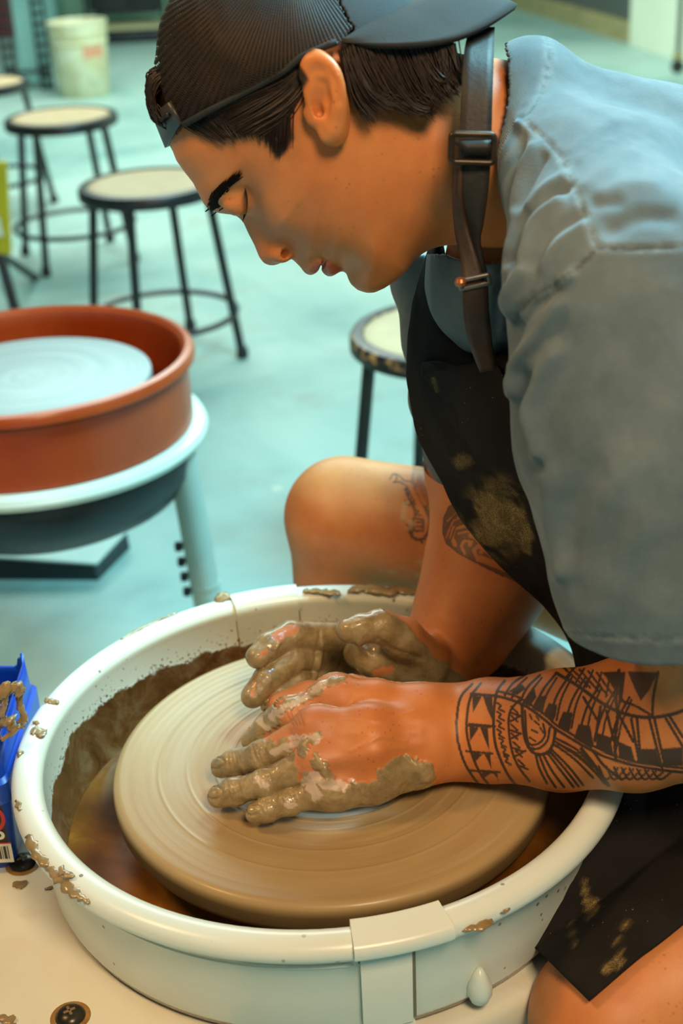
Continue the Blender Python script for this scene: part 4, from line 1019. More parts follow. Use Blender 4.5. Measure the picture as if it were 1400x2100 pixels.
# ---------------------------------------------------------------- far arm and hand
FF = [N4(885, 1385, 1.03, 60), N4(940, 1300, 1.05, 90), N4(995, 1190, 1.08, 114), N4(1015, 1110, 1.10, 112)]
UF = [N4(1015, 1110, 1.10, 112), N4(1003, 950, 1.13, 118), N4(1040, 640, 1.16, 120)]
MF = [[N4(880, 1370, 1.03, 56), N4(790, 1330, 1.045, 44), N4(695, 1312, 1.045, 36)], [N4(880, 1380, 1.03, 56), N4(785, 1355, 1.045, 44), N4(685, 1345, 1.045, 36)],
      [N4(880, 1390, 1.025, 54), N4(785, 1385, 1.04, 44), N4(680, 1382, 1.04, 35)], [N4(880, 1400, 1.02, 50), N4(790, 1412, 1.03, 42), N4(690, 1416, 1.03, 33)]]
GF = [[N4(695, 1310, 1.04, 35), N4(598, 1304, 1.015, 30), N4(552, 1326, 1.00, 27), N4(528, 1347, .99, 24)], [N4(685, 1347, 1.04, 34), N4(600, 1354, 1.005, 30), N4(546, 1394, .985, 27), N4(518, 1428, .975, 24)],
      [N4(680, 1384, 1.035, 32), N4(606, 1396, 1.0, 28), N4(572, 1424, .985, 25), N4(556, 1444, .978, 22)], [N4(690, 1416, 1.025, 30), N4(622, 1424, .998, 25), N4(592, 1440, .985, 22), N4(580, 1452, .98, 20)]]
TF = [N4(872, 1350, 1.0, 44), N4(826, 1308, .985, 42), N4(780, 1284, .975, 33), N4(738, 1290, .968, 28), N4(714, 1293, .965, 24)]
THEN = [N4(860, 1372, 1.0, 54), N4(780, 1348, 1.0, 44), N4(735, 1340, 1.01, 30)]
def far_arm(P):
    f = smin(limb(P, FF, .03), limb(P, UF, .03), .03)
    palm = None
    for c in MF: palm = limb(P, c) if palm is None else smin(palm, limb(P, c), .010)
    palm = smin(palm, limb(P, THEN, .01), .012)
    f = smin(f, palm, .016); g = None
    for c in GF:
        q = limb(P, c, .003)
        g = q if g is None else smin(g, q, .0012)
    f = smin(f, g, .006)
    return smin(f, limb(P, TF, .005), .010)
lo, hi = bounds([FF] + MF + GF + [TF, THEN]); hi = np.minimum(hi, [0.26, 1.25, 0.86])
V, Q = mesh_sdf(far_arm, lo, hi, 0.0013, smooth=2)
N = normals(V, Q); P2 = px_of(V); fc = facing(V, N)
ax_ = FF[1][0] - FF[0][0]; ax_ /= np.linalg.norm(ax_); ta = (V - FF[0][0]) @ ax_ + (fbm(V, 60, 2, 3) - .5) * .008
wm = np.maximum(sstep(0.012 - ta, -0.0015, 0.002), sstep(poly_sd(P2, [(480, 1235), (765, 1240), (812, 1262), (858, 1308), (884, 1342), (906, 1372), (908, 1440), (480, 1480)]) + (fbm(V, 80, 2, 51) - .5) * 14, -3, 4)); cl = wm
cl = np.clip(cl, 0, 1)
bare = np.zeros(len(V))
for ln, w_ in (([(600, 1290), (570, 1305)], 16), ([(545, 1335), (530, 1350)], 9), ([(522, 1405), (518, 1425)], 9), ([(770, 1380), (800, 1372)], 14)): bare = np.maximum(bare, sstep(w_ - seg_dist(P2, ln) + (fbm(V, 220, 2, 41) - .5) * 14, 0, 8))
th = cl * (0.0004 + 0.0010 * np.maximum(0, fbm(V, 150, 3, 14) - 0.40))
for ln, w_, am in (([(660, 1320), (655, 1360), (640, 1400)], 4, .0016), ([(700, 1330), (690, 1360)], 5, .0014), ([(735, 1318), (745, 1330), (760, 1345)], 6, .002), ([(860, 1310), (870, 1345), (868, 1380)], 6, .0012), ([(720, 1285), (760, 1270)], 8, .0012), ([(568, 1320), (560, 1345)], 5, .0018), ([(580, 1310), (560, 1330)], 4, .001)): th += am * np.exp(-(seg_dist(P2, ln) / w_) ** 2) * (fc > 0)
for ln, w_, am in (([(655, 1295), (650, 1330), (640, 1390)], 4, .0014), ([(600, 1335), (650, 1338)], 3, .0012), ([(775, 1310), (800, 1330), (860, 1350)], 6, .0012), ([(620, 1375), (650, 1378)], 3, .0014)): th -= am * np.exp(-(seg_dist(P2, ln) / w_) ** 2) * (fc > 0)
V = V + N * (th * wm)[:, None]
ink = np.zeros(len(V)); idx = np.where((P2[:, 1] < 1240) & (P2[:, 0] > 890) & (fc > -0.3))[0]; p2 = P2[idx]
def Y(x, y): return (780 + x * 0.2857, 920 + y * 0.2857)
YL = lambda *p: [Y(a, b) for a, b in p]
band = YL((540, 380), (490, 420), (455, 500), (447, 600), (475, 680), (560, 750), (720, 835), (880, 915), (1000, 975), (1150, 975), (1300, 800), (900, 300))
ii = 0.80 * sstep(poly_sd(p2, band), -1, 1.5)
for ln, w_ in ((YL((535, 690), (510, 640), (530, 570), (610, 550)), 4.5), (YL((600, 755), (575, 700), (600, 655), (650, 665), (640, 690)), 4.2), (YL((700, 800), (670, 730), (700, 700), (735, 720), (720, 745)), 4.2), (YL((720, 790), (820, 830), (940, 880)), 7), (YL((470, 640), (520, 520), (620, 470)), 1.5), (YL((480, 520), (560, 450)), 1.5), (YL((560, 610), (660, 590)), 2.2), (YL((650, 620), (690, 640), (750, 720), (800, 760)), 6)): ii = np.minimum(ii, 1 - 0.85 * sstep(w_ + 1 - seg_dist(p2, ln), 0, 2))
for ln in (YL((540, 380), (490, 420), (455, 500), (447, 600), (475, 680), (560, 750), (720, 835), (880, 915)), YL((465, 580), (530, 480), (600, 440)), YL((500, 660), (540, 560), (650, 520)), YL((590, 760), (560, 700), (590, 645), (660, 655))): ii = np.maximum(ii, 0.95 * sstep(2.4 - seg_dist(p2, ln), 0, 1.5))
ink[idx] = ii
add_body(V, Q, clay=cl * (1 - 0.75 * bare), ink=ink * 0.9, flush=0.6 * sstep(905 - P2[:, 0], 0, 30))

# ---------------------------------------------------------------- trunk and legs
TB = [N4(1090, 180, .985, 76), N4(1098, 222, .985, 88), N4(1305, 395, .98, 202), N4(1550, 610, .98, 262), N4(1740, 820, .98, 300), N4(1830, 1080, .98, 330)]
TB2 = [N4(1290, 420, 1.06, 160), N4(1520, 600, 1.06, 225), N4(1720, 840, 1.06, 270)]
TB3 = [N4(1290, 410, .90, 165), N4(1530, 600, .90, 225), N4(1740, 860, .90, 270)]
TC = [N4(1010, 370, 1.0, 95), N4(1065, 560, 1.02, 165), N4(1230, 800, 1.02, 215), N4(1480, 1000, 1.0, 280), N4(1800, 1150, .98, 320)]
SH = [N4(1075, 235, .95, 70), N4(1180, 400, .87, 105), N4(1290, 560, .80, 165)]
SF = [N4(1075, 235, 1.03, 70), N4(1130, 420, 1.12, 110), N4(1080, 600, 1.17, 140)]
HIPN, HIPF = np.array([0.50, 0.885, 0.562]), np.array([0.50, 1.075, 0.565])
KN = at(1258, 2085, z=0.468); KF = at(705, 1052, y=1.27)
LN_ = [(HIPN, .095), (HIPN * .52 + KN * .48 + np.array([0, -.005, -.016]), .084), (KN, .056)]
LN2 = [(KN + np.array([-.004, -.004, -.005]), .053), (np.array([KN[0] + .01, KN[1] - .01, .30]), .056), (np.array([KN[0] + .03, KN[1] - .01, .09]), .036), (np.array([KN[0] + .03, KN[1] - .01, .05]), .036), (np.array([KN[0] - .10, KN[1] - .03, .035]), .034)]
LF_ = [(HIPF, .095), (HIPF * .5 + KF * .5 + np.array([0, 0, -.005]), .074), (KF, 113 * mpp(KF))]
LF2 = [(KF + np.array([0, 0, -.01]), 112 * mpp(KF)), (np.array([KF[0] - .003, KF[1] + .01, .34]), .054), (np.array([KF[0] + .02, KF[1] + .03, .09]), .036), (np.array([KF[0] + .02, KF[1] + .03, .05]), .036), (np.array([KF[0] - .11, KF[1] + .05, .035]), .034)]
def trunk(P, k=.06):
    f = limb(P, TB, .05)
    for c in (TB2, TB3): f = smin(f, limb(P, c, .05), .02)
    for c in (TC, SH, SF): f = smin(f, limb(P, c, .05), k)
    return f
def legs(P):
    f = None
    for c in (LN_, LN2, LF_, LF2): f = limb(P, c, .02) if f is None else smin(f, limb(P, c, .02), .02)
    return f
def body_fn(P):
    f = smin(trunk(P) + 0.014, legs(P), .05)
    return smin(smin(f, limb(P, UPN, .02) + .004, .03), limb(P, UF, .02), .03)
V, Q = mesh_sdf(body_fn, (-0.20, 0.58, -0.01), (0.74, 1.40, 1.14), 0.005, smooth=3)
N = normals(V, Q); P2 = px_of(V); fc = facing(V, N)
add_body(V, Q)
# finer far knee with its tattoo
def knee_fn(P): return smin(limb(P, LF_, .02), limb(P, LF2, .02), .02)
V, Q = mesh_sdf(lambda P: knee_fn(P) - 0.0008, (-0.11, 1.17, 0.47), (0.16, 1.40, 0.73), 0.0016, smooth=3)
N = normals(V, Q); P2 = px_of(V); fc = facing(V, N); ii = np.zeros(len(V))
blob = YL((230, 130), (300, 80), (385, 60), (430, 200), (390, 400), (360, 480), (300, 420), (240, 300), (215, 220)); ii = 0.62 * sstep(poly_sd(P2, blob), -1, 2) * (0.55 + 0.6 * fbm(V, 300, 2, 7))
for ln, w_ in ((YL((70, 215), (90, 180), (130, 190), (170, 230), (230, 240)), 1.4), (YL((90, 240), (140, 240), (190, 270), (215, 330), (250, 400)), 1.6), (YL((110, 180), (120, 215), (100, 235)), 1.2), (YL((150, 95), (200, 70), (230, 100), (290, 75)), 1.6), (YL((180, 290), (205, 360), (240, 420), (250, 480)), 3.0), (YL((175, 375), (180, 400), (215, 405)), 2.0), (YL((235, 500), (240, 590), (305, 590), (305, 510), (235, 500)), 2.4), (YL((255, 530), (290, 530)), 2), (YL((255, 560), (290, 560)), 2), (YL((215, 560), (225, 630), (260, 655), (310, 650), (340, 600)), 3), (YL((210, 610), (225, 630)), 2), (YL((290, 660), (300, 675)), 2), (YL((240, 430), (275, 450), (250, 470), (290, 480)), 2.0), (YL((320, 420), (355, 500), (350, 660)), 4), (YL((190, 540), (210, 600)), 1.5)): ii = np.maximum(ii, sstep(w_ + .8 - seg_dist(P2, ln), 0, 1.5) * .95)
for ln, w_ in ((YL((270, 130), (330, 110)), 2), (YL((260, 280), (320, 400)), 2.2), (YL((250, 190), (250, 240)), 2), (YL((300, 200), (340, 300)), 1.5)): ii = ii * (1 - 0.8 * sstep(w_ + 1 - seg_dist(P2, ln), 0, 2))
dust = np.zeros(len(V))
for ln, w_ in ((YL((180, 420), (160, 500), (220, 540)), 10), (YL((240, 900), (330, 880)), 9), (YL((0, 880), (200, 870), (350, 900)), 5), (YL((280, 830), (350, 850)), 10)): dust = np.maximum(dust, sstep(w_ - seg_dist(P2, ln) + (fbm(V, 200, 3, 21) - .5) * 34, 0, 10))
add_body(V, Q, ink=ii * .85 * (fc > 0), dust=dust * .55 * (fc > 0))

# ---------------------------------------------------------------- skin
def mat_skin():
    t = NT('skin'); c = t.coords('Object')
    n = t.noise(28, 4, 0.6, c); fr = t.voronoi(190, c); fn_ = t.noise(50, 2, 0.5, c)
    col = t.ramp(n, [(0.3, (0.52, 0.165, 0.046)), (0.7, (0.63, 0.230, 0.068))])
    col = t.mix(t.math('MULTIPLY', t.attr('flush'), 0.5), col, (0.50, 0.225, 0.13))
    spots = t.math('MULTIPLY', t.step(fr.outputs['Distance'], 0.24, 0.14), t.step(fn_, 0.54, 0.62))
    col = t.mix(t.math('MULTIPLY', spots, 0.45), col, (0.26, 0.075, 0.03))
    col = t.mix(t.math('MULTIPLY', t.attr('lip'), 0.75), col, (0.42, 0.085, 0.06))
    hn = t.noise(260, 3, 0.6, c); col = t.mix(t.attr('hair'), col, t.ramp(hn, [(0.3, (0.010, 0.006, 0.004)), (0.75, (0.055, 0.028, 0.012))]))
    col = t.mix(t.attr('scalp'), col, t.ramp(hn, [(0.3, (0.11, 0.045, 0.014)), (0.75, (0.30, 0.13, 0.04))]))  # hair under the cap painted warm brown, as if lit through the mesh
    col = t.mix(t.attr('ink'), col, (0.018, 0.021, 0.020))
    clay = t.ramp(t.noise(70, 5, 0.65, c, 0.4), [(0.28, lin(122, 102, 68)), (0.5, lin(152, 131, 92)), (0.68, lin(172, 152, 112)), (0.85, lin(186, 170, 134))])
    cm = t.attr('clay'); col = t.mix(t.step(t.math('ADD', cm, t.math('MULTIPLY', t.math('SUBTRACT', t.noise(120, 4, 0.6, c), 0.5), 0.7)), 0.30, 0.62), col, clay)
    col = t.mix(t.attr('dust'), col, lin(196, 168, 130))
    col = t.mix(t.math('MULTIPLY', t.attr('white'), 0.85), col, lin(206, 184, 164))
    rough = t.fmix(cm, 0.46, 0.22)
    t.set(color=col, rough=rough, spec=0.4, coat=t.math('MULTIPLY', cm, 0.5), coat_rough=0.1)
    t.b.inputs['Subsurface Weight'].default_value = 0.06; t.b.inputs['Subsurface Radius'].default_value = (1.0, 0.35, 0.18); t.b.inputs['Subsurface Scale'].default_value = 0.006
    b1 = t.math('MULTIPLY', t.noise(900, 2, 0.5, c), 0.35); b2 = t.math('MULTIPLY', t.noise(130, 6, 0.72, c, 1.2), t.math('MULTIPLY', cm, 4.0))
    t.bump(t.math('ADD', b1, b2), 0.22, 0.0016)
    return t.m
M_SKIN = mat_skin()
AN = ('scalp', 'hair', 'lip', 'clay', 'ink', 'white', 'flush', 'dust')
vs, qs, base, av = [], [], 0, {k: [] for k in AN}
for V, Q, att in BODY:
    vs.append(V); qs.append(Q + base); base += len(V)
    for k in AN: av[k].append(np.asarray(att.get(k, np.zeros(len(V))), np.float32))
me = mesh('body', np.concatenate(vs), np.concatenate(qs), True, {k: np.concatenate(a) for k, a in av.items()})
body = child('body', me, M_SKIN, person)

# ---------------------------------------------------------------- hair
M_HAIR = simple('dark_brown_hair', (0.022, 0.011, 0.006), 0.38, 0.5, 300, spec=0.5)
hb = MB(); hr = np.random.RandomState(11)
def strand(pts, r0, lift=0.0015, nap=False):
    C = catmull(pts, 4); L_ = []
    for i, (a, b) in enumerate(C):
        u = i / (len(C) - 1)
        if nap:
            q = h_pt(a, b, float(np.interp(a, [690, 760, 850, 950, 1000], [.076, .072, .066, .060, .056])) + lift * (1 + u))
        else: q = head_surf(a, b, lift * (0.5 + u))
        L_.append(h_world(q))
    n = len(L_); hb.tube(L_, [r0 * (1 - 0.85 * (i / (n - 1)) ** 1.5) for i in range(n)], 4, cap=False)
def guide_bunch(gs, n, jit, r0, lift, nap=False):
    for _ in range(n):
        k = hr.rand() * (len(gs) - 1); i = int(k); f_ = k - i
        g = np.array(gs[i]) * (1 - f_) + np.array(gs[min(i + 1, len(gs) - 1)]) * f_
        j = hr.randn(2) * jit; e = hr.randn(2) * jit * 0.9
        g = g + j + np.linspace(0, 1, len(g))[:, None] * e
        strand(g, r0 * (0.6 + 0.8 * hr.rand()), lift * (0.4 + 1.2 * hr.rand()), nap)
# temple hair combed back and down to the sideburn
T_ = [[(372, 250), (395, 262), (420, 274), (446, 290)], [(420, 232), (435, 255), (455, 272), (470, 288)], [(470, 210), (480, 240), (490, 262), (500, 280)], [(520, 185), (522, 215), (525, 245), (532, 275)], [(560, 168), (556, 205), (552, 245), (556, 296)], [(590, 150), (582, 195), (574, 245), (570, 318)], [(612, 135), (604, 185), (596, 235), (592, 296)]]
guide_bunch(T_, 330, 5, 0.00055, 0.0022)
T2 = [[(600, 150), (560, 175), (500, 200), (430, 235)], [(620, 150), (590, 190), (540, 225), (470, 262)], [(628, 160), (606, 210), (580, 250), (540, 276)]]
guide_bunch(T2, 200, 6, 0.0005, 0.003)
# nape hair falling in curls behind the ear
N_ = [[(706, 110), (714, 150), (728, 200), (758, 246)], [(725, 100), (742, 150), (770, 195), (800, 212)], [(760, 95), (785, 150), (820, 205), (862, 230)], [(800, 95), (820, 150), (850, 205), (885, 226)], [(840, 92), (860, 145), (880, 190), (900, 214)], [(880, 90), (892, 130), (905, 165), (925, 190)], [(930, 80), (935, 110), (940, 135), (955, 160)]]
guide_bunch(N_, 560, 7, 0.0006, 0.004, True)
for g, n in (([(720, 120), (745, 165), (760, 190), (790, 214), (812, 218)], 60), ([(770, 120), (810, 180), (845, 222), (875, 232), (888, 214)], 90), ([(860, 110), (885, 150), (905, 170), (918, 166)], 40), ([(900, 100), (905, 150), (915, 185), (930, 196)], 40), ([(712, 150), (725, 195), (745, 228), (765, 248)], 16)): guide_bunch([g, [(a + 8, b - 6) for a, b in g]], n, 3.5, 0.0005, 0.005, True)
# tuft in the cap opening
for _ in range(520):
    a = hr.rand() * 2 - 1; s_ = a * 0.034; k = 1 - a * a; b0 = hr.randn() * 9
    x0 = h_uv(352, 148 + b0 * .6); x1 = h_uv(332 - 24 * k + hr.randn() * 2.5, 170 + b0); x2 = h_uv(328 - 16 * k + hr.randn() * 2.5, 205 + b0); x3 = h_uv(344 + hr.randn() * 5, 242 + b0 * .5)
    C = catmull([(x0[0], x0[1], s_), (x1[0], x1[1], s_), (x2[0], x2[1], s_), (x3[0], x3[1], s_)], 4)
    hb.tube([h_world(q) for q in C], 0.0006, 4, cap=False)
hb.build('hair', M_HAIR, person, auto=None, world=True)
# brow and lashes
eb = MB()
for _ in range(300):
    u = hr.rand() ** 1.25; c_ = catmull([(437, 424), (439, 411), (446, 397), (462, 382), (486, 364)], 6); p = c_[int(u * (len(c_) - 1))] + hr.randn(2) * np.array([6, 5.0]) * (1.15 - .6 * u)
    d = np.array([9, -9]) * (0.8 + 0.6 * hr.rand()) + hr.randn(2) * 2.5
    L_ = [head_surf(p[0] + d[0] * k, p[1] + d[1] * k, 0.0008 + 0.0014 * k) for k in (0, .4, .75, 1.0)]
    for sg in (1, -1): eb.tube([h_world(q * np.array([1, 1, sg])) for q in L_], [.0004, .0004, .0003, .00014], 4, cap=False)
eb.build('eyebrow', simple('brow_hair', (0.010, 0.006, 0.004), 0.8, 0.3, 300, spec=0.1), person, auto=None, world=True)
el = MB()
for i in range(26):
    u = i / 25; p = catmull([(503, 386), (508, 405), (507, 424), (500, 440)], 6)[int(u * 18)]; q0 = head_surf(p[0], p[1], 0.0); q1 = q0 + np.array([-0.001, -0.0045, 0.004]); el.tube([h_world(q0), h_world(q0 * .5 + q1 * .5 + [0, -.0006, .0004]), h_world(q1)], [.00034, .00026, .00012], 4, cap=False)
el.build('eyelashes', M_HAIR, person, auto=None, world=True)

# ---------------------------------------------------------------- cap
cap_px = [(352, 300), (330, 268), (316, 226), (312, 180), (314, 146), (321, 110), (324, 69), (333, 34), (350, -4), (384, -42), (440, -74), (525, -98), (625, -104), (725, -84), (806, -44), (862, 4), (905, 70), (925, 150), (800, 330), (600, 360), (430, 340)]
cp_ = np.array([h_uv(*p) for p in cap_px]); CD = poly_sd(G2, cp_).reshape(NU, NV)
CWm = np.clip(Wm.copy() * 0 + 0.0, 0, 1)
cwc = [(350, 200, .060), (330, 80, .062), (420, 0, .072), (420, 200, .071), (520, 150, .0785), (600, 120, .0825), (560, 20, .079), (700, 50, .0835), (680, -40, .078), (800, 60, .079), (860, 60, .072), (880, 120, .070), (600, 250, .082), (450, 300, .070)]
cx_ = np.array([h_uv(a, b, w_) for a, b, w_ in cwc]); cc_ = tps_fit(cx_, np.array([w_ for _, _, w_ in cwc])); CWm = np.clip(tps_eval(cc_, cx_, G2), 0.055, 0.085).reshape(NU, NV)
def cap_field(P):
    u, v, s = P[:, 0], P[:, 1], P[:, 2]; W = bil(CWm, u, v); d = bil(CD, u, v); e = np.maximum(0, 1 - d / (0.95 * W)); return W * (np.sqrt((s / W) ** 2 + e * e) - 1)
V, Q = mesh_sdf(cap_field, (-0.125, -0.06, -0.095), (0.115, 0.140, 0.095), 0.0016, smooth=2)
edge = [h_uv(300, 300, 0), h_uv(352, 300, 0.0), h_uv(377, 258, .050), h_uv(430, 229, .066), h_uv(510, 188, .074), h_uv(580, 150, .079), h_uv(620, 119, .080), h_uv(690, 89, .080), h_uv(720, 86, .079), h_uv(880, 30, .02), h_uv(960, -10, 0)]
edge = np.array(edge); eu = edge[:, 0]; ev = edge[:, 1]
ed_ = np.interp(V[:, 0], eu, ev); below = V[:, 1] < ed_ - 0.0022; sn_ = (V[:, 1] < ed_) & ~below; V[sn_, 1] = ed_[sn_]
oc = h_uv(318, 236); orr = np.hypot((V[:, 0] - oc[0]) / 0.030, (V[:, 2]) / 0.040); o2 = (V[:, 1] - oc[1])
hole = (np.hypot((V[:, 2]) / 0.040, (V[:, 1] - oc[1]) / 0.036) < 1) & (V[:, 0] < oc[0] + 0.045)
seam = np.array([h_uv(660, -110, .03), h_uv(692, 0, .08), h_uv(712, 40, .082), h_uv(724, 60, .082), h_uv(706, 88, .08)])
isf = V[:, 0] > np.interp(V[:, 1], seam[::-1, 1][np.argsort(seam[::-1, 1])], seam[::-1, 0][np.argsort(seam[::-1, 1])])
cap = empty('cap', (0, 0, 0)); cap.parent = person; cap.location = Vector((0, 0, 0))
cap['label'] = 'black mesh-sided cap worn backward'
def mat_mesh():
    t = NT('black_cap_mesh'); c = t.coords('Object')
    at_u = t.attr('mu'); at_v = t.attr('mv')
    sa = t.math('SINE', t.math('MULTIPLY', at_u, 2 * math.pi * 340)); sb = t.math('SINE', t.math('MULTIPLY', at_v, 2 * math.pi * 620))
    g = t.math('MAXIMUM', sa, t.math('SUBTRACT', sb, 0.45)); n = t.noise(40, 3, 0.5, c)
    t.set(color=t.ramp(n, [(0.3, (0.010, 0.008, 0.006)), (0.7, (0.022, 0.015, 0.010))]), rough=0.55, spec=0.35)
    tr = t.n('ShaderNodeBsdfTransparent'); mx = t.n('ShaderNodeMixShader'); tl = t.n('ShaderNodeBsdfTranslucent'); tl.inputs[0].default_value = (0.35, 0.16, 0.05, 1); mx2 = t.n('ShaderNodeMixShader'); mx2.inputs[0].default_value = 0.22
    t.l(t.b.outputs[0], mx2.inputs[1]); t.l(tl.outputs[0], mx2.inputs[2])
    t.l(t.step(g, 0.12, -0.15), mx.inputs[0]); t.l(mx2.outputs[0], mx.inputs[1]); t.l(tr.outputs[0], mx.inputs[2]); t.l(mx.outputs[0], t.out.inputs[0])
    t.bump(g, 0.4, 0.001); return t.m
M_MESH = mat_mesh(); M_CAPF = simple('navy_black_cotton', (0.010, 0.012, 0.014), 0.8, 0.25, 60, bump=0.3, bscale=900); M_VIS = simple('charcoal_cotton_visor', (0.017, 0.017, 0.0165), 0.85, 0.25, 30, bump=0.3, bscale=700)
def cap_part(keep, name, mat):
    v_, q_ = keep_faces(V, Q, keep)
    mu = v_[:, 2] * 0 + np.arctan2(v_[:, 2], v_[:, 0] * 0 + 0.08) * 0.08 + 0.0
    ax = h_uv(560, -100) - h_uv(500, 170); ax = ax / np.linalg.norm(ax); pr = np.array([ax[1], -ax[0]])
    L2 = v_[:, :2] - h_uv(600, -110)
    ang = np.arctan2(L2 @ pr, -(L2 @ ax)); rad = np.hypot(L2 @ pr, L2 @ ax)
    me_ = mesh(name, h_world(v_), q_, True, {'mu': ang * 0.075, 'mv': rad}); o_ = child(name, me_, mat, cap); s_ = o_.modifiers.new('thickness', 'SOLIDIFY'); s_.thickness = 0.0012; s_.offset = -1; return o_
def child2(o_): return o_
cap_part(~below & ~isf & ~hole, 'mesh_panel', M_MESH)
cap_part(~below & isf, 'front_panel', M_CAPF)
# sweat band along the edge, near and far
for sg in (1, -1):
    pts = []
    for a, b, h in ((377, 258, .050), (430, 229, .0665), (510, 188, .0745), (580, 150, .0795), (620, 119, .0815), (690, 89, .0815)):
        q = h_pt(a, b - 3, h); q[2] *= sg; pts.append(q)
    m = MB(); m.tube([h_world(q) for q in catmull(pts, 5)], 0.0022, 8); m.build('edge_binding', M_CAPF, cap, auto=None, world=True)
# snap strap over the forehead
m = MB(); V_ = []; top = [(352, 210, .048), (336, 222, .034), (325, 234, .018), (321, 240, 0.0)]; bot = [(377, 253, .050), (362, 276, .036), (351, 294, .018), (346, 303, 0.0)]
T3 = [h_pt(*q) for q in top]; B3 = [h_pt(*q) for q in bot]
mir = lambda L_: L_ + [q * np.array([1, 1, -1]) for q in L_[-2::-1]]
Tc, Bc = catmull(mir(T3), 5), catmull(mir(B3), 5)
n = len(Tc); out_ = np.array([-0.0025, 0, 0])
for a, b in zip(Tc, Bc): V_ += [h_world(a + out_), h_world(b + out_)]
m.add(V_, [(2 * i, 2 * i + 1, 2 * i + 3, 2 * i + 2) for i in range(n - 1)]); so = m.build('snap_strap', simple('grey_plastic_strap', (0.040, 0.036, 0.032), 0.4), cap, world=True); s_ = so.modifiers.new('t', 'SOLIDIFY'); s_.thickness = 0.0025
for k in range(4):
    q = Tc[2 + k] * (0.62 - .0 * k) + Bc[2 + k] * (0.38); m = MB(); P_ = h_world(q + np.array([-.004, 0, .0015])); m.lathe([(0, .0015), (.0014, .001), (.0018, 0), (.0018, -.002)], P_, 10); m.build('snap', M_BLACK, cap, world=True)
# visor
oe = [(704, 88, .078), (760, 94, .083), (820, 95, .084), (880, 91, .081), (940, 79, .070), (990, 58, .054), (1030, 34, .034), (1050, 20, .017), (1058, 14, .0)]
re = [(704, 88, .078), (722, 74, .074), (744, 60, .067), (768, 46, .057), (792, 33, .046), (815, 23, .034), (836, 14, .020), (846, 10, .010), (851, 8, .0)]
O3 = catmull(mir([h_pt(*q) for q in oe]), 3); R3 = catmull(mir([h_pt(*q) for q in re]), 3)
m = MB(); nr = 12; V_ = []
for a, b in zip(R3, O3):
    for k in range(nr + 1):
        u = k / nr; q = a * (1 - u) + b * u; w_ = abs(q[2]) / 0.085
        q = q + np.array([0, 0.010 * math.sin(math.pi * u) * (1 - w_ * w_), 0]); V_.append(h_world(q))
m.add(V_, [(i * (nr + 1) + k, i * (nr + 1) + k + 1, (i + 1) * (nr + 1) + k + 1, (i + 1) * (nr + 1) + k) for i in range(len(O3) - 1) for k in range(nr)])
vo = m.build('visor', M_VIS, cap, auto=None, world=True); s_ = vo.modifiers.new('t', 'SOLIDIFY'); s_.thickness = 0.004; s_.offset = 0

# ---------------------------------------------------------------- t-shirt
SL = [N4(1275, 590, .80, 245), N4(1332, 850, .79, 264), N4(1392, 1100, .78, 258), N4(1432, 1420, .775, 262)]
SLF = [N4(1100, 600, 1.18, 190), N4(1060, 900, 1.20, 190)]
CH = [N4(880, 545, 1.10, 84), N4(900, 690, 1.11, 70), N4(916, 820, 1.11, 68), N4(945, 930, 1.11, 62), N4(1010, 1000, 1.10, 60)]
hemA, hemB = SL[2][0], SL[3][0]; hemD = (hemB - hemA) / np.linalg.norm(hemB - hemA); hemP = at(1300, 1376, y=0.70)
fhemD = (SLF[1][0] - SLF[0][0]); fhemD /= np.linalg.norm(fhemD)
def shirt_fn(P):
    f = trunk(P, .05)
    f = smin(f, limb(P, SL, .03), .035)
    f = smin(f, limb(P, SLF, .03), .03)
    f = smin(f, limb(P, CH, .02), .03)
    return f
V, Q = mesh_sdf(shirt_fn, (0.02, 0.60, 0.52), (0.66, 1.34, 1.16), 0.0023, smooth=2)
N = normals(V, Q); P2 = px_of(V); fc = facing(V, N)
S = lambda x, y: (780 + x * .457, 440 + y * .457)
T = lambda x, y: (1000 + x * .2857, y * .2857)
SLn = lambda *p: [S(*q) for q in p]; TLn = lambda *p: [T(*q) for q in p]
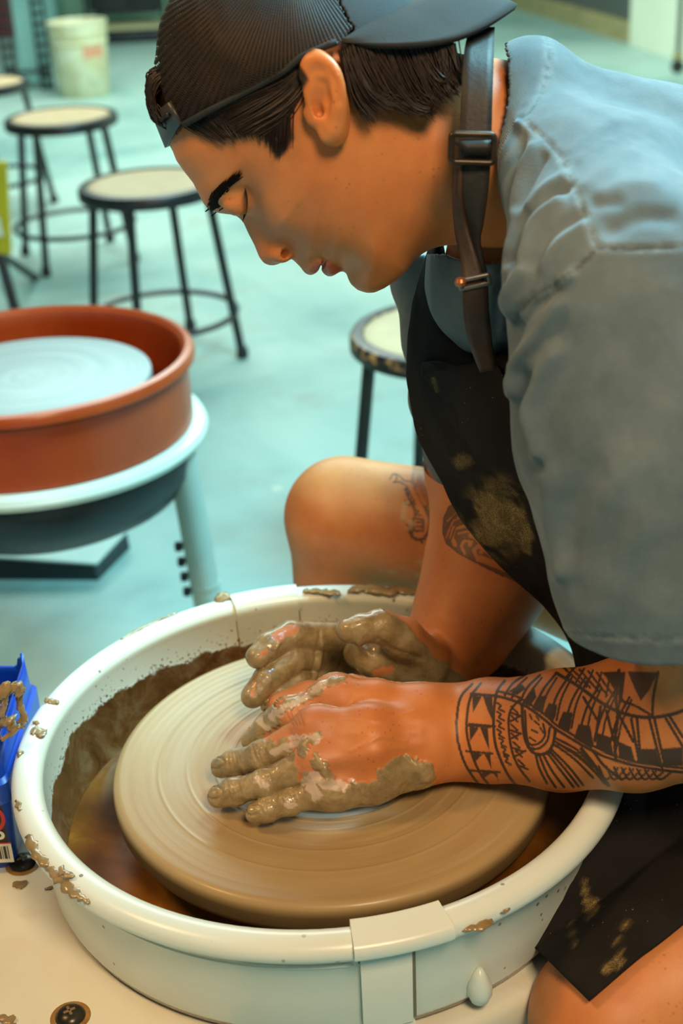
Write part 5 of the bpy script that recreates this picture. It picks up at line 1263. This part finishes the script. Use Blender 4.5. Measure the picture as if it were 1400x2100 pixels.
folds = [(SLn((780, 330), (640, 440), (570, 560), (550, 700)), 16, -.007), (SLn((800, 400), (700, 560), (600, 680), (580, 800)), 15, .006), (SLn((790, 620), (720, 760), (680, 900), (700, 1060)), 20, .007), (SLn((660, 740), (610, 880), (660, 1040), (710, 1130)), 17, -.007), (SLn((700, 1100), (760, 1200), (780, 1400), (820, 1600)), 22, .005), (SLn((1050, 1180), (960, 1350), (900, 1560)), 40, .003), (SLn((1180, 1380), (1060, 1540), (1000, 1750)), 40, .003), (SLn((960, 1150), (860, 1350), (850, 1500)), 34, -.003),
         (SLn((640, 250), (560, 380), (530, 560)), 12, .005), (SLn((860, 270), (700, 370), (610, 470)), 9, .004), (SLn((520, 250), (505, 420), (500, 620), (530, 800)), 14, .005), (SLn((545, 300), (525, 420), (525, 600), (560, 780)), 8, -.005),
         (TLn((240, 900), (150, 1080), (100, 1300), (60, 1600)), 10, 0.0031), (TLn((230, 960), (200, 1150), (140, 1400), (100, 1700)), 10, -0.0037), (TLn((330, 1060), (230, 1250), (170, 1500), (110, 1800)), 11, 0.0037), (TLn((560, 1350), (380, 1440), (220, 1620), (150, 1850)), 12, -0.0043), (TLn((520, 1450), (330, 1600), (250, 1850)), 12, 0.0037), (TLn((660, 1560), (450, 1680), (330, 1900)), 12, -0.0031), (TLn((690, 1620), (500, 1780), (400, 1920)), 12, 0.0031), (TLn((400, 1130), (300, 1300), (210, 1480)), 8, -0.0025), (TLn((560, 1270), (430, 1340), (300, 1480)), 10, 0.0025),
         (TLn((600, 1090), (760, 960), (900, 870)), 11, .0016), (TLn((670, 1160), (870, 1020)), 10, .0014), (TLn((720, 1340), (900, 1180), (1040, 1090)), 12, .0018), (TLn((780, 1470), (930, 1460)), 12, -.0015), (TLn((900, 1650), (1100, 1560), (1300, 1560)), 20, -.003), (TLn((820, 1400), (1000, 1330), (1200, 1330)), 16, .002)]
seams = [TLn((240, 860), (330, 930), (470, 1060), (560, 1200), (640, 1380), (720, 1600), (790, 1780)), TLn((790, 1780), (1000, 1790), (1400, 1770), (1600, 1740)), SLn((960, 170), (850, 270), (700, 350), (600, 440), (560, 520)), TLn((420, 280), (440, 420), (390, 640), (300, 800), (240, 860)), [(1160, 1296), (1240, 1302), (1320, 1308), (1420, 1312)]]
disp = np.zeros(len(V)); vis = sstep(fc, 0.0, 0.25)
for ln, w_, am in folds: disp += 1.15 * am * np.exp(-(seg_dist(P2, catmull(ln, 4)) / w_) ** 2) * vis
sm = np.zeros(len(V)); stc = np.zeros(len(V))
for i, ln in enumerate(seams):
    d = seg_dist(P2, catmull(ln, 4)); disp += (-.0014 * np.exp(-(d / 3.5) ** 2) + .0006 * np.exp(-((d - 9) / 7) ** 2)) * vis; sm = np.maximum(sm, np.exp(-(d / 12) ** 2) * vis); stc = np.maximum(stc, np.exp(-(d / (3.2 if i in (1, 2) else 2.0)) ** 2) * vis * (1.0 if i in (1, 2) else .5))
disp += (fbm(V, 14, 3, 3) - .5) * 0.010 * (1 - .5 * vis) + (fbm(V, 45, 2, 6) - .5) * 0.0022
V = smooth_mesh(V + N * disp[:, None], Q, 2, .5)
th_ = (V - hemP) @ hemD; slz = (V[:, 1] < 0.93) & (np.linalg.norm(np.cross(V - hemB, hemD), axis=1) < 0.125); sn_ = slz & (th_ > 0) & (th_ < .004); V[sn_] -= th_[sn_][:, None] * hemD
keep = (th_ < .004) | (V[:, 1] > 0.93) | (np.linalg.norm(np.cross(V - hemB, hemD), axis=1) > 0.125)
keep &= ~(((V - SLF[1][0]) @ fhemD > 0) & (np.linalg.norm(np.cross(V - SLF[1][0], fhemD), axis=1) < 0.09) & (V[:, 1] > 1.1))
Pl = h_local(V); nd = chain(Pl.astype(np.float32), neck_l, [r + 0.010 for r in neck_n[1]], 0.02)
collar_line = (P2[:, 0] < np.interp(P2[:, 1], [60, 82, 130, 170, 205, 240, 300, 420, 520], [1026, 1030, 1040, 1030, 1014, 1016, 1004, 985, 955])) & (P2[:, 1] < 520)
keep &= ~((nd < 0) | (collar_line & (V[:, 0] < 0.30)))
keep &= V[:, 2] > 0.53
V, Q, (sm, stc, ribm) = keep_faces(V, Q, keep, [sm, stc, sstep(P2[:, 0], np.interp(P2[:, 1], [60, 120, 183, 229, 246, 300], [1130, 1128, 1113, 1088, 1068, 1035]), np.interp(P2[:, 1], [60, 120, 183, 229, 246, 300], [1120, 1118, 1103, 1078, 1058, 1025])) * (P2[:, 1] < 500)])
def mat_shirt():
    t = NT('washed_grey_cotton'); c = t.coords('Object')
    n = t.noise(16, 5, 0.65, c); f_ = t.noise(120, 4, 0.6, c)
    col = t.ramp(n, [(0.28, lin(78, 92, 98)), (0.5, lin(96, 110, 115)), (0.74, lin(114, 126, 129))])
    col = t.mix(t.math('MULTIPLY', t.step(f_, 0.45, 0.7), 0.25), col, lin(92, 108, 114))
    s_ = t.attr('seam'); col = t.mix(t.math('MULTIPLY', s_, t.math('MULTIPLY', t.step(t.noise(160, 3, 0.5, c), 0.35, 0.75), 0.38)), col, lin(160, 172, 172))
    col = t.mix(t.math('MULTIPLY', t.attr('stitch'), 0.75), col, lin(52, 60, 66))
    t.set(color=col, rough=0.88, spec=0.2, sheen=0.15)
    w1 = t.n('ShaderNodeTexWave'); t.l(c, w1.inputs[0]); w1.inputs['Scale'].default_value = 420; w1.inputs['Distortion'].default_value = 2.0
    rib = t.math('MULTIPLY', w1.outputs['Fac'], t.attr('rib'))
    t.bump(t.math('ADD', t.math('MULTIPLY', t.noise(700, 2, 0.6, c), 0.6), t.math('MULTIPLY', rib, 1.2)), 0.35, 0.0012)
    return t.m
M_SHIRT = mat_shirt()
me = mesh('t_shirt', V, Q, True, {'seam': sm, 'rib': ribm, 'stitch': stc}); sh = child('t_shirt', me, M_SHIRT, person); s_ = sh.modifiers.new('cloth', 'SOLIDIFY'); s_.thickness = 0.0024; s_.offset = -1
# shorts
def shorts_fn(P):
    f = smin(limb(P, LN_[:1] + [(HIPN * .72 + KN * .28, .094)], .02), limb(P, LF_[:1] + [(HIPF * .72 + KF * .28, .092)], .02), .03); f = smin(f, ellipsoid(P, (0.52, 0.98, 0.598), (.115, .185, .13)), .04); return f - 0.006
V, Q = mesh_sdf(shorts_fn, (0.20, 0.74, 0.38), (0.70, 1.24, 0.72), 0.006, smooth=2); V, Q = keep_faces(V, Q, V[:, 0] > 0.375)
sh2 = child('shorts', mesh('shorts', V, Q), simple('dark_grey_shorts', (0.02, 0.02, 0.022), 0.9), person); s_ = sh2.modifiers.new('t', 'SOLIDIFY'); s_.thickness = .003; s_.offset = -1
for lst in (LN2, LF2):                        # shoes
    a, b = lst[3][0], lst[4][0]; m = MB(); d = (b - a); d[2] = 0; L_ = np.linalg.norm(d); d /= L_
    m.tube([(*(a - d * .04)[:2], .045), (*(a)[:2], .05), (*(a + d * .08)[:2], .045), (*(b + d * .03)[:2], .036), (*(b + d * .06)[:2], .030)], [.03, .044, .043, .038, .020], 16); m.v = [(x, y, max(z, 0.001)) for x, y, z in m.v]
    m.build('shoe', M_BLACKP, person, world=True, auto=None)

# ---------------------------------------------------------------- apron
def mat_apron():
    t = NT('black_canvas'); c = t.coords('Object'); n = t.noise(20, 5, 0.65, c)
    col = t.ramp(n, [(0.3, (0.0055, 0.0046, 0.0040)), (0.7, (0.013, 0.0105, 0.0085))])
    v = t.voronoi(150, c); sp = t.math('MULTIPLY', t.step(v.outputs['Distance'], 0.10, 0.05), t.step(t.noise(18, 2, 0.5, c), 0.50, 0.6)); col = t.mix(t.math('MULTIPLY', sp, 0.6), col, lin(150, 146, 130))
    d = t.math('MULTIPLY', t.math('MULTIPLY', t.attr('dust'), 1.5, True), t.step(t.noise(800, 4, 0.8, c), 0.34, 0.62)); col = t.mix(d, col, t.ramp(t.noise(80, 4, 0.6, c), [(0.35, lin(120, 98, 56)), (0.7, lin(176, 150, 92))]))
    t.set(color=col, rough=0.85, spec=0.25)
    t.bump(t.noise(900, 3, 0.6, c), 0.3, 0.001); return t.m
M_APRON = mat_apron(); M_LEATHER = simple('black_strap', (0.010, 0.008, 0.006), 0.6, 0.5, 60, bump=0.3, bscale=300); M_STRAPB = simple('brown_leather_strap', (0.030, 0.014, 0.006), 0.6, 0.5, 60, bump=0.3, bscale=300)
apron = empty('apron', (0, 0, 0)); apron.parent = person; apron['label'] = 'black canvas apron with clay dust and leather neck strap'
def sheet(L_, R_, nr, nc, bulge=0.0, name='sheet', mat=None, par=None, dust=None, thick=0.0022, noise=0.002, seed=0):
    A = catmull([at(a, b, y=c) for a, b, c in L_], nr); B = catmull([at(a, b, y=c) for a, b, c in R_], nr); n = min(len(A), len(B)); V = []
    for i in range(n):
        for k in range(nc + 1):
            u = k / nc; p = A[i] * (1 - u) + B[i] * u; d = CAM_C - p; d /= np.linalg.norm(d); V.append(p + d * bulge * math.sin(math.pi * u))
    V = np.array(V); Q = np.array([(i * (nc + 1) + k, (i + 1) * (nc + 1) + k, (i + 1) * (nc + 1) + k + 1, i * (nc + 1) + k + 1) for i in range(n - 1) for k in range(nc)])
    N = normals(V, Q); V = V + N * ((fbm(V, 22, 3, seed) - .5) * noise * 4)[:, None]
    P2 = px_of(V); att = {'dust': dust(P2, V) if dust else np.zeros(len(V))}
    o_ = child(name, mesh(name, V, Q, True, att), mat, par); s_ = o_.modifiers.new('cloth', 'SOLIDIFY'); s_.thickness = thick; s_.offset = 0; return o_
def bib_dust(P2, V):
    e = np.hypot((P2[:, 0] - 1022) / 58, (P2[:, 1] - 1062) / 66); d = sstep(e + (fbm(V, 90, 3, 2) - .5) * .9, 1.05, .55)
    e2 = np.hypot((P2[:, 0] - 1080) / 16, (P2[:, 1] - 1100) / 44); d = np.maximum(d, .8 * sstep(e2 + (fbm(V, 120, 3, 6) - .5) * .9, 1.1, .5))
    e3 = np.hypot((P2[:, 0] - 950) / 26, (P2[:, 1] - 945) / 16); d = np.maximum(d, .35 * sstep(e3 + (fbm(V, 150, 3, 9) - .5) * 1.2, 1.0, .5))
    d = np.maximum(d, .5 * sstep(6 - seg_dist(P2, [(890, 775), (898, 800)]), 0, 4)); return np.maximum(d, .35 * sstep(e, 1.6, 1.0) * sstep(fbm(V, 60, 2, 3), .4, .6))
BL = [(884, 478, 1.05), (866, 550, 1.05), (848, 630, 1.05), (837, 710, 1.045), (838, 790, 1.04), (850, 868, 1.03), (882, 950, 1.01), (930, 1035, 1.0), (985, 1115, .99), (1052, 1182, .985), (1112, 1235, .98), (1165, 1315, .975), (1190, 1390, .97)]
BR = [(903, 478, 1.03), (920, 560, 1.02), (952, 640, 1.005), (985, 715, .985), (1050, 735, .95), (1110, 800, .92), (1160, 900, .91), (1200, 1000, .90), (1230, 1090, .895), (1250, 1170, .89), (1262, 1240, .89), (1275, 1320, .89), (1285, 1390, .89)]
sheet(BL, BR, 14, 110, 0.02, 'bib', M_APRON, apron, bib_dust, seed=4)
# pocket / folded upper edge standing proud of the bib
PL_ = [(868, 742, 1.015), (866, 768, 1.01), (882, 784, 1.008), (900, 840, 1.0), (930, 920, .99), (975, 1000, .975)]
PR_ = [(900, 742, 1.0), (960, 746, .975), (1016, 744, .945), (1055, 830, .925), (1105, 930, .91), (1160, 1010, .90)]
sheet(PL_, PR_, 8, 40, 0.012, 'pocket', M_APRON, apron, bib_dust, seed=9, noise=0.001)
# lap part over the near thigh: laid on the thigh itself
def march(px, py, fn, off, d0=0.75, d1=1.7):
    r = ray(px, py); r = r / np.linalg.norm(r); D = np.arange(d0, d1, 0.004)
    v = fn((CAM_C + r * D[:, None]).astype(np.float32)) - off; hit = np.where(v <= 0)[0]
    if len(hit) and hit[0] > 0:
        i = hit[0]; d = D[i - 1] + 0.004 * v[i - 1] / (v[i - 1] - v[i])
    else: d = D[v.argmin()]
    return CAM_C + r * d
def thigh_fn(P): return smin(limb(P, LN_, .02), limb(P, LN2[:2], .02), .02)
Lc = catmull([(1275, 1560), (1252, 1640), (1215, 1720), (1160, 1800), (1108, 1862), (1062, 1912)], 6); Rc = catmull([(1620, 1640), (1560, 1720), (1500, 1800), (1410, 1888), (1300, 1974), (1206, 2056)], 6)
V = []; nc = 34
for a, b in zip(Lc, Rc):
    for k in range(nc + 1):
        u = k / nc; p = a * (1 - u) + b * u; q = march(p[0], p[1], thigh_fn, 0.006 + 0.004 * (1 - u)); zl = 0.545 - 0.0 * u
        if q[2] > zl and p[0] < 1330: q = at(p[0], p[1], z=zl)
        V.append(q)
V = np.array(V)
Q = np.array([(i * (nc + 1) + k, (i + 1) * (nc + 1) + k, (i + 1) * (nc + 1) + k + 1, i * (nc + 1) + k + 1) for i in range(len(Lc) - 1) for k in range(nc)])
V = smooth_mesh(V, Q, 1, .3); N = normals(V, Q); P2 = px_of(V); V = V + N * ((fbm(V, 25, 3, 8) - .5) * .006)[:, None]
du = np.zeros(len(V))
for ln, w_, a_ in (([(1193, 1815), (1200, 1850), (1212, 1880)], 6, .7), ([(1216, 1850), (1222, 1872)], 7, .7), ([(1275, 1885), (1290, 1910)], 4, .6), ([(1262, 1920), (1272, 1960)], 4, .5), ([(1245, 1985), (1275, 1972)], 9, 1.0), ([(1170, 1900), (1180, 1940)], 5, .3)): du = np.maximum(du, a_ * sstep(w_ - seg_dist(P2, ln), -2, 4))
lap = child('lap_panel', mesh('lap_panel', V, Q, True, {'dust': du}), M_APRON, apron); s_ = lap.modifiers.new('t', 'SOLIDIFY'); s_.thickness = .003; s_.offset = 0
# neck strap with buckle
def ribbon(L_, R_, name, mat, par, thick=0.003, n=8):
    A = catmull([at(a, b, y=c) for a, b, c in L_], n); B = catmull([at(a, b, y=c) for a, b, c in R_], n); V = []
    for a, b in zip(A, B):
        for k in range(5): V.append(a * (1 - k / 4) + b * k / 4)
    m_ = MB(); m_.add(V, [(i * 5 + k, (i + 1) * 5 + k, (i + 1) * 5 + k + 1, i * 5 + k + 1) for i in range(len(A) - 1) for k in range(4)]); o_ = m_.build(name, mat, par, auto=None, world=True); s_ = o_.modifiers.new('t', 'SOLIDIFY'); s_.thickness = thick; s_.offset = 0; return o_
st = ribbon([(962, 60, .960), (951, 110, .915), (946, 180, .895), (942, 260, .885), (938, 330, .88), (936, 400, .88), (944, 460, .885), (958, 520, .885), (990, 575, .88)], [(1014, 60, .960), (1012, 110, .915), (1010, 180, .893), (1008, 260, .883), (1006, 330, .878), (1000, 400, .876), (990, 460, .878), (984, 500, .88), (1000, 575, .878)], 'neck_strap', M_LEATHER, apron)
ribbon([(950, 330, .8775), (946, 400, .8765), (956, 460, .878), (975, 520, .874), (998, 590, .868)], [(930, 330, .882), (930, 400, .884), (934, 470, .884), (944, 530, .876), (946, 590, .868)], 'strap_tail', M_STRAPB, apron)
ribbon([(948, 585, .866), (950, 640, .868), (962, 700, .88), (985, 760, .915)], [(1000, 575, .866), (1003, 640, .866), (1008, 700, .872), (1016, 755, .90)], 'shoulder_strap', M_STRAPB, apron)
ribbon([(930, 292, .8765), (944, 304, .874), (944, 318, .8765)], [(1006, 290, .8745), (1008, 302, .872), (1008, 316, .8745)], 'strap_keeper', M_LEATHER, apron)
def frame(cx, cy, w_, h_, y, r, name, mat, rot=0.0):
    m_ = MB(); pts = []
    for a in rrect(w_, h_, min(w_, h_) * .3, 4):
        c, s2 = math.cos(rot), math.sin(rot); pts.append(at(cx + a[0] * c - a[1] * s2, cy + a[0] * s2 + a[1] * c, y=y))
    m_.tube(pts, r, 8, closed=True); return m_.build(name, mat, apron, auto=None, world=True)
M_BRASS = simple('dark_bronze', (0.045, 0.030, 0.018), 0.35, 0.4, 80, metal=0.5)
frame(969, 304, 44, 29, .872, .0021, 'buckle', M_BRASS, 0.03)
frame(973, 578, 30, 9, .864, .0016, 'strap_ring', simple('dull_steel', (0.16, 0.16, 0.15), 0.35, 0.2, 60, metal=0.7), -0.2)
m = MB(); m.lathe([(0, .003), (.003, .002), (.004, 0), (.003, -.003), (0, -.003)], at(944, 577, y=.862), 12); m.build('rivet', simple('copper_rivet', (0.35, 0.13, 0.05), 0.35, metal=0.6), apron, world=True)

# ---------------------------------------------------------------- clay mound under the hands
m = MB(); m.lathe([(0.0, .028), (.02, .027), (.034, .022), (.044, .012), (.05, .002), (.056, 0.0)], (WC[0] + .01, WC[1] + .005, WZ), 40); o = m.build('clay_mound', M_CLAY); tag(o, 'low mound of wet clay on the wheel head under the hands', 'clay')
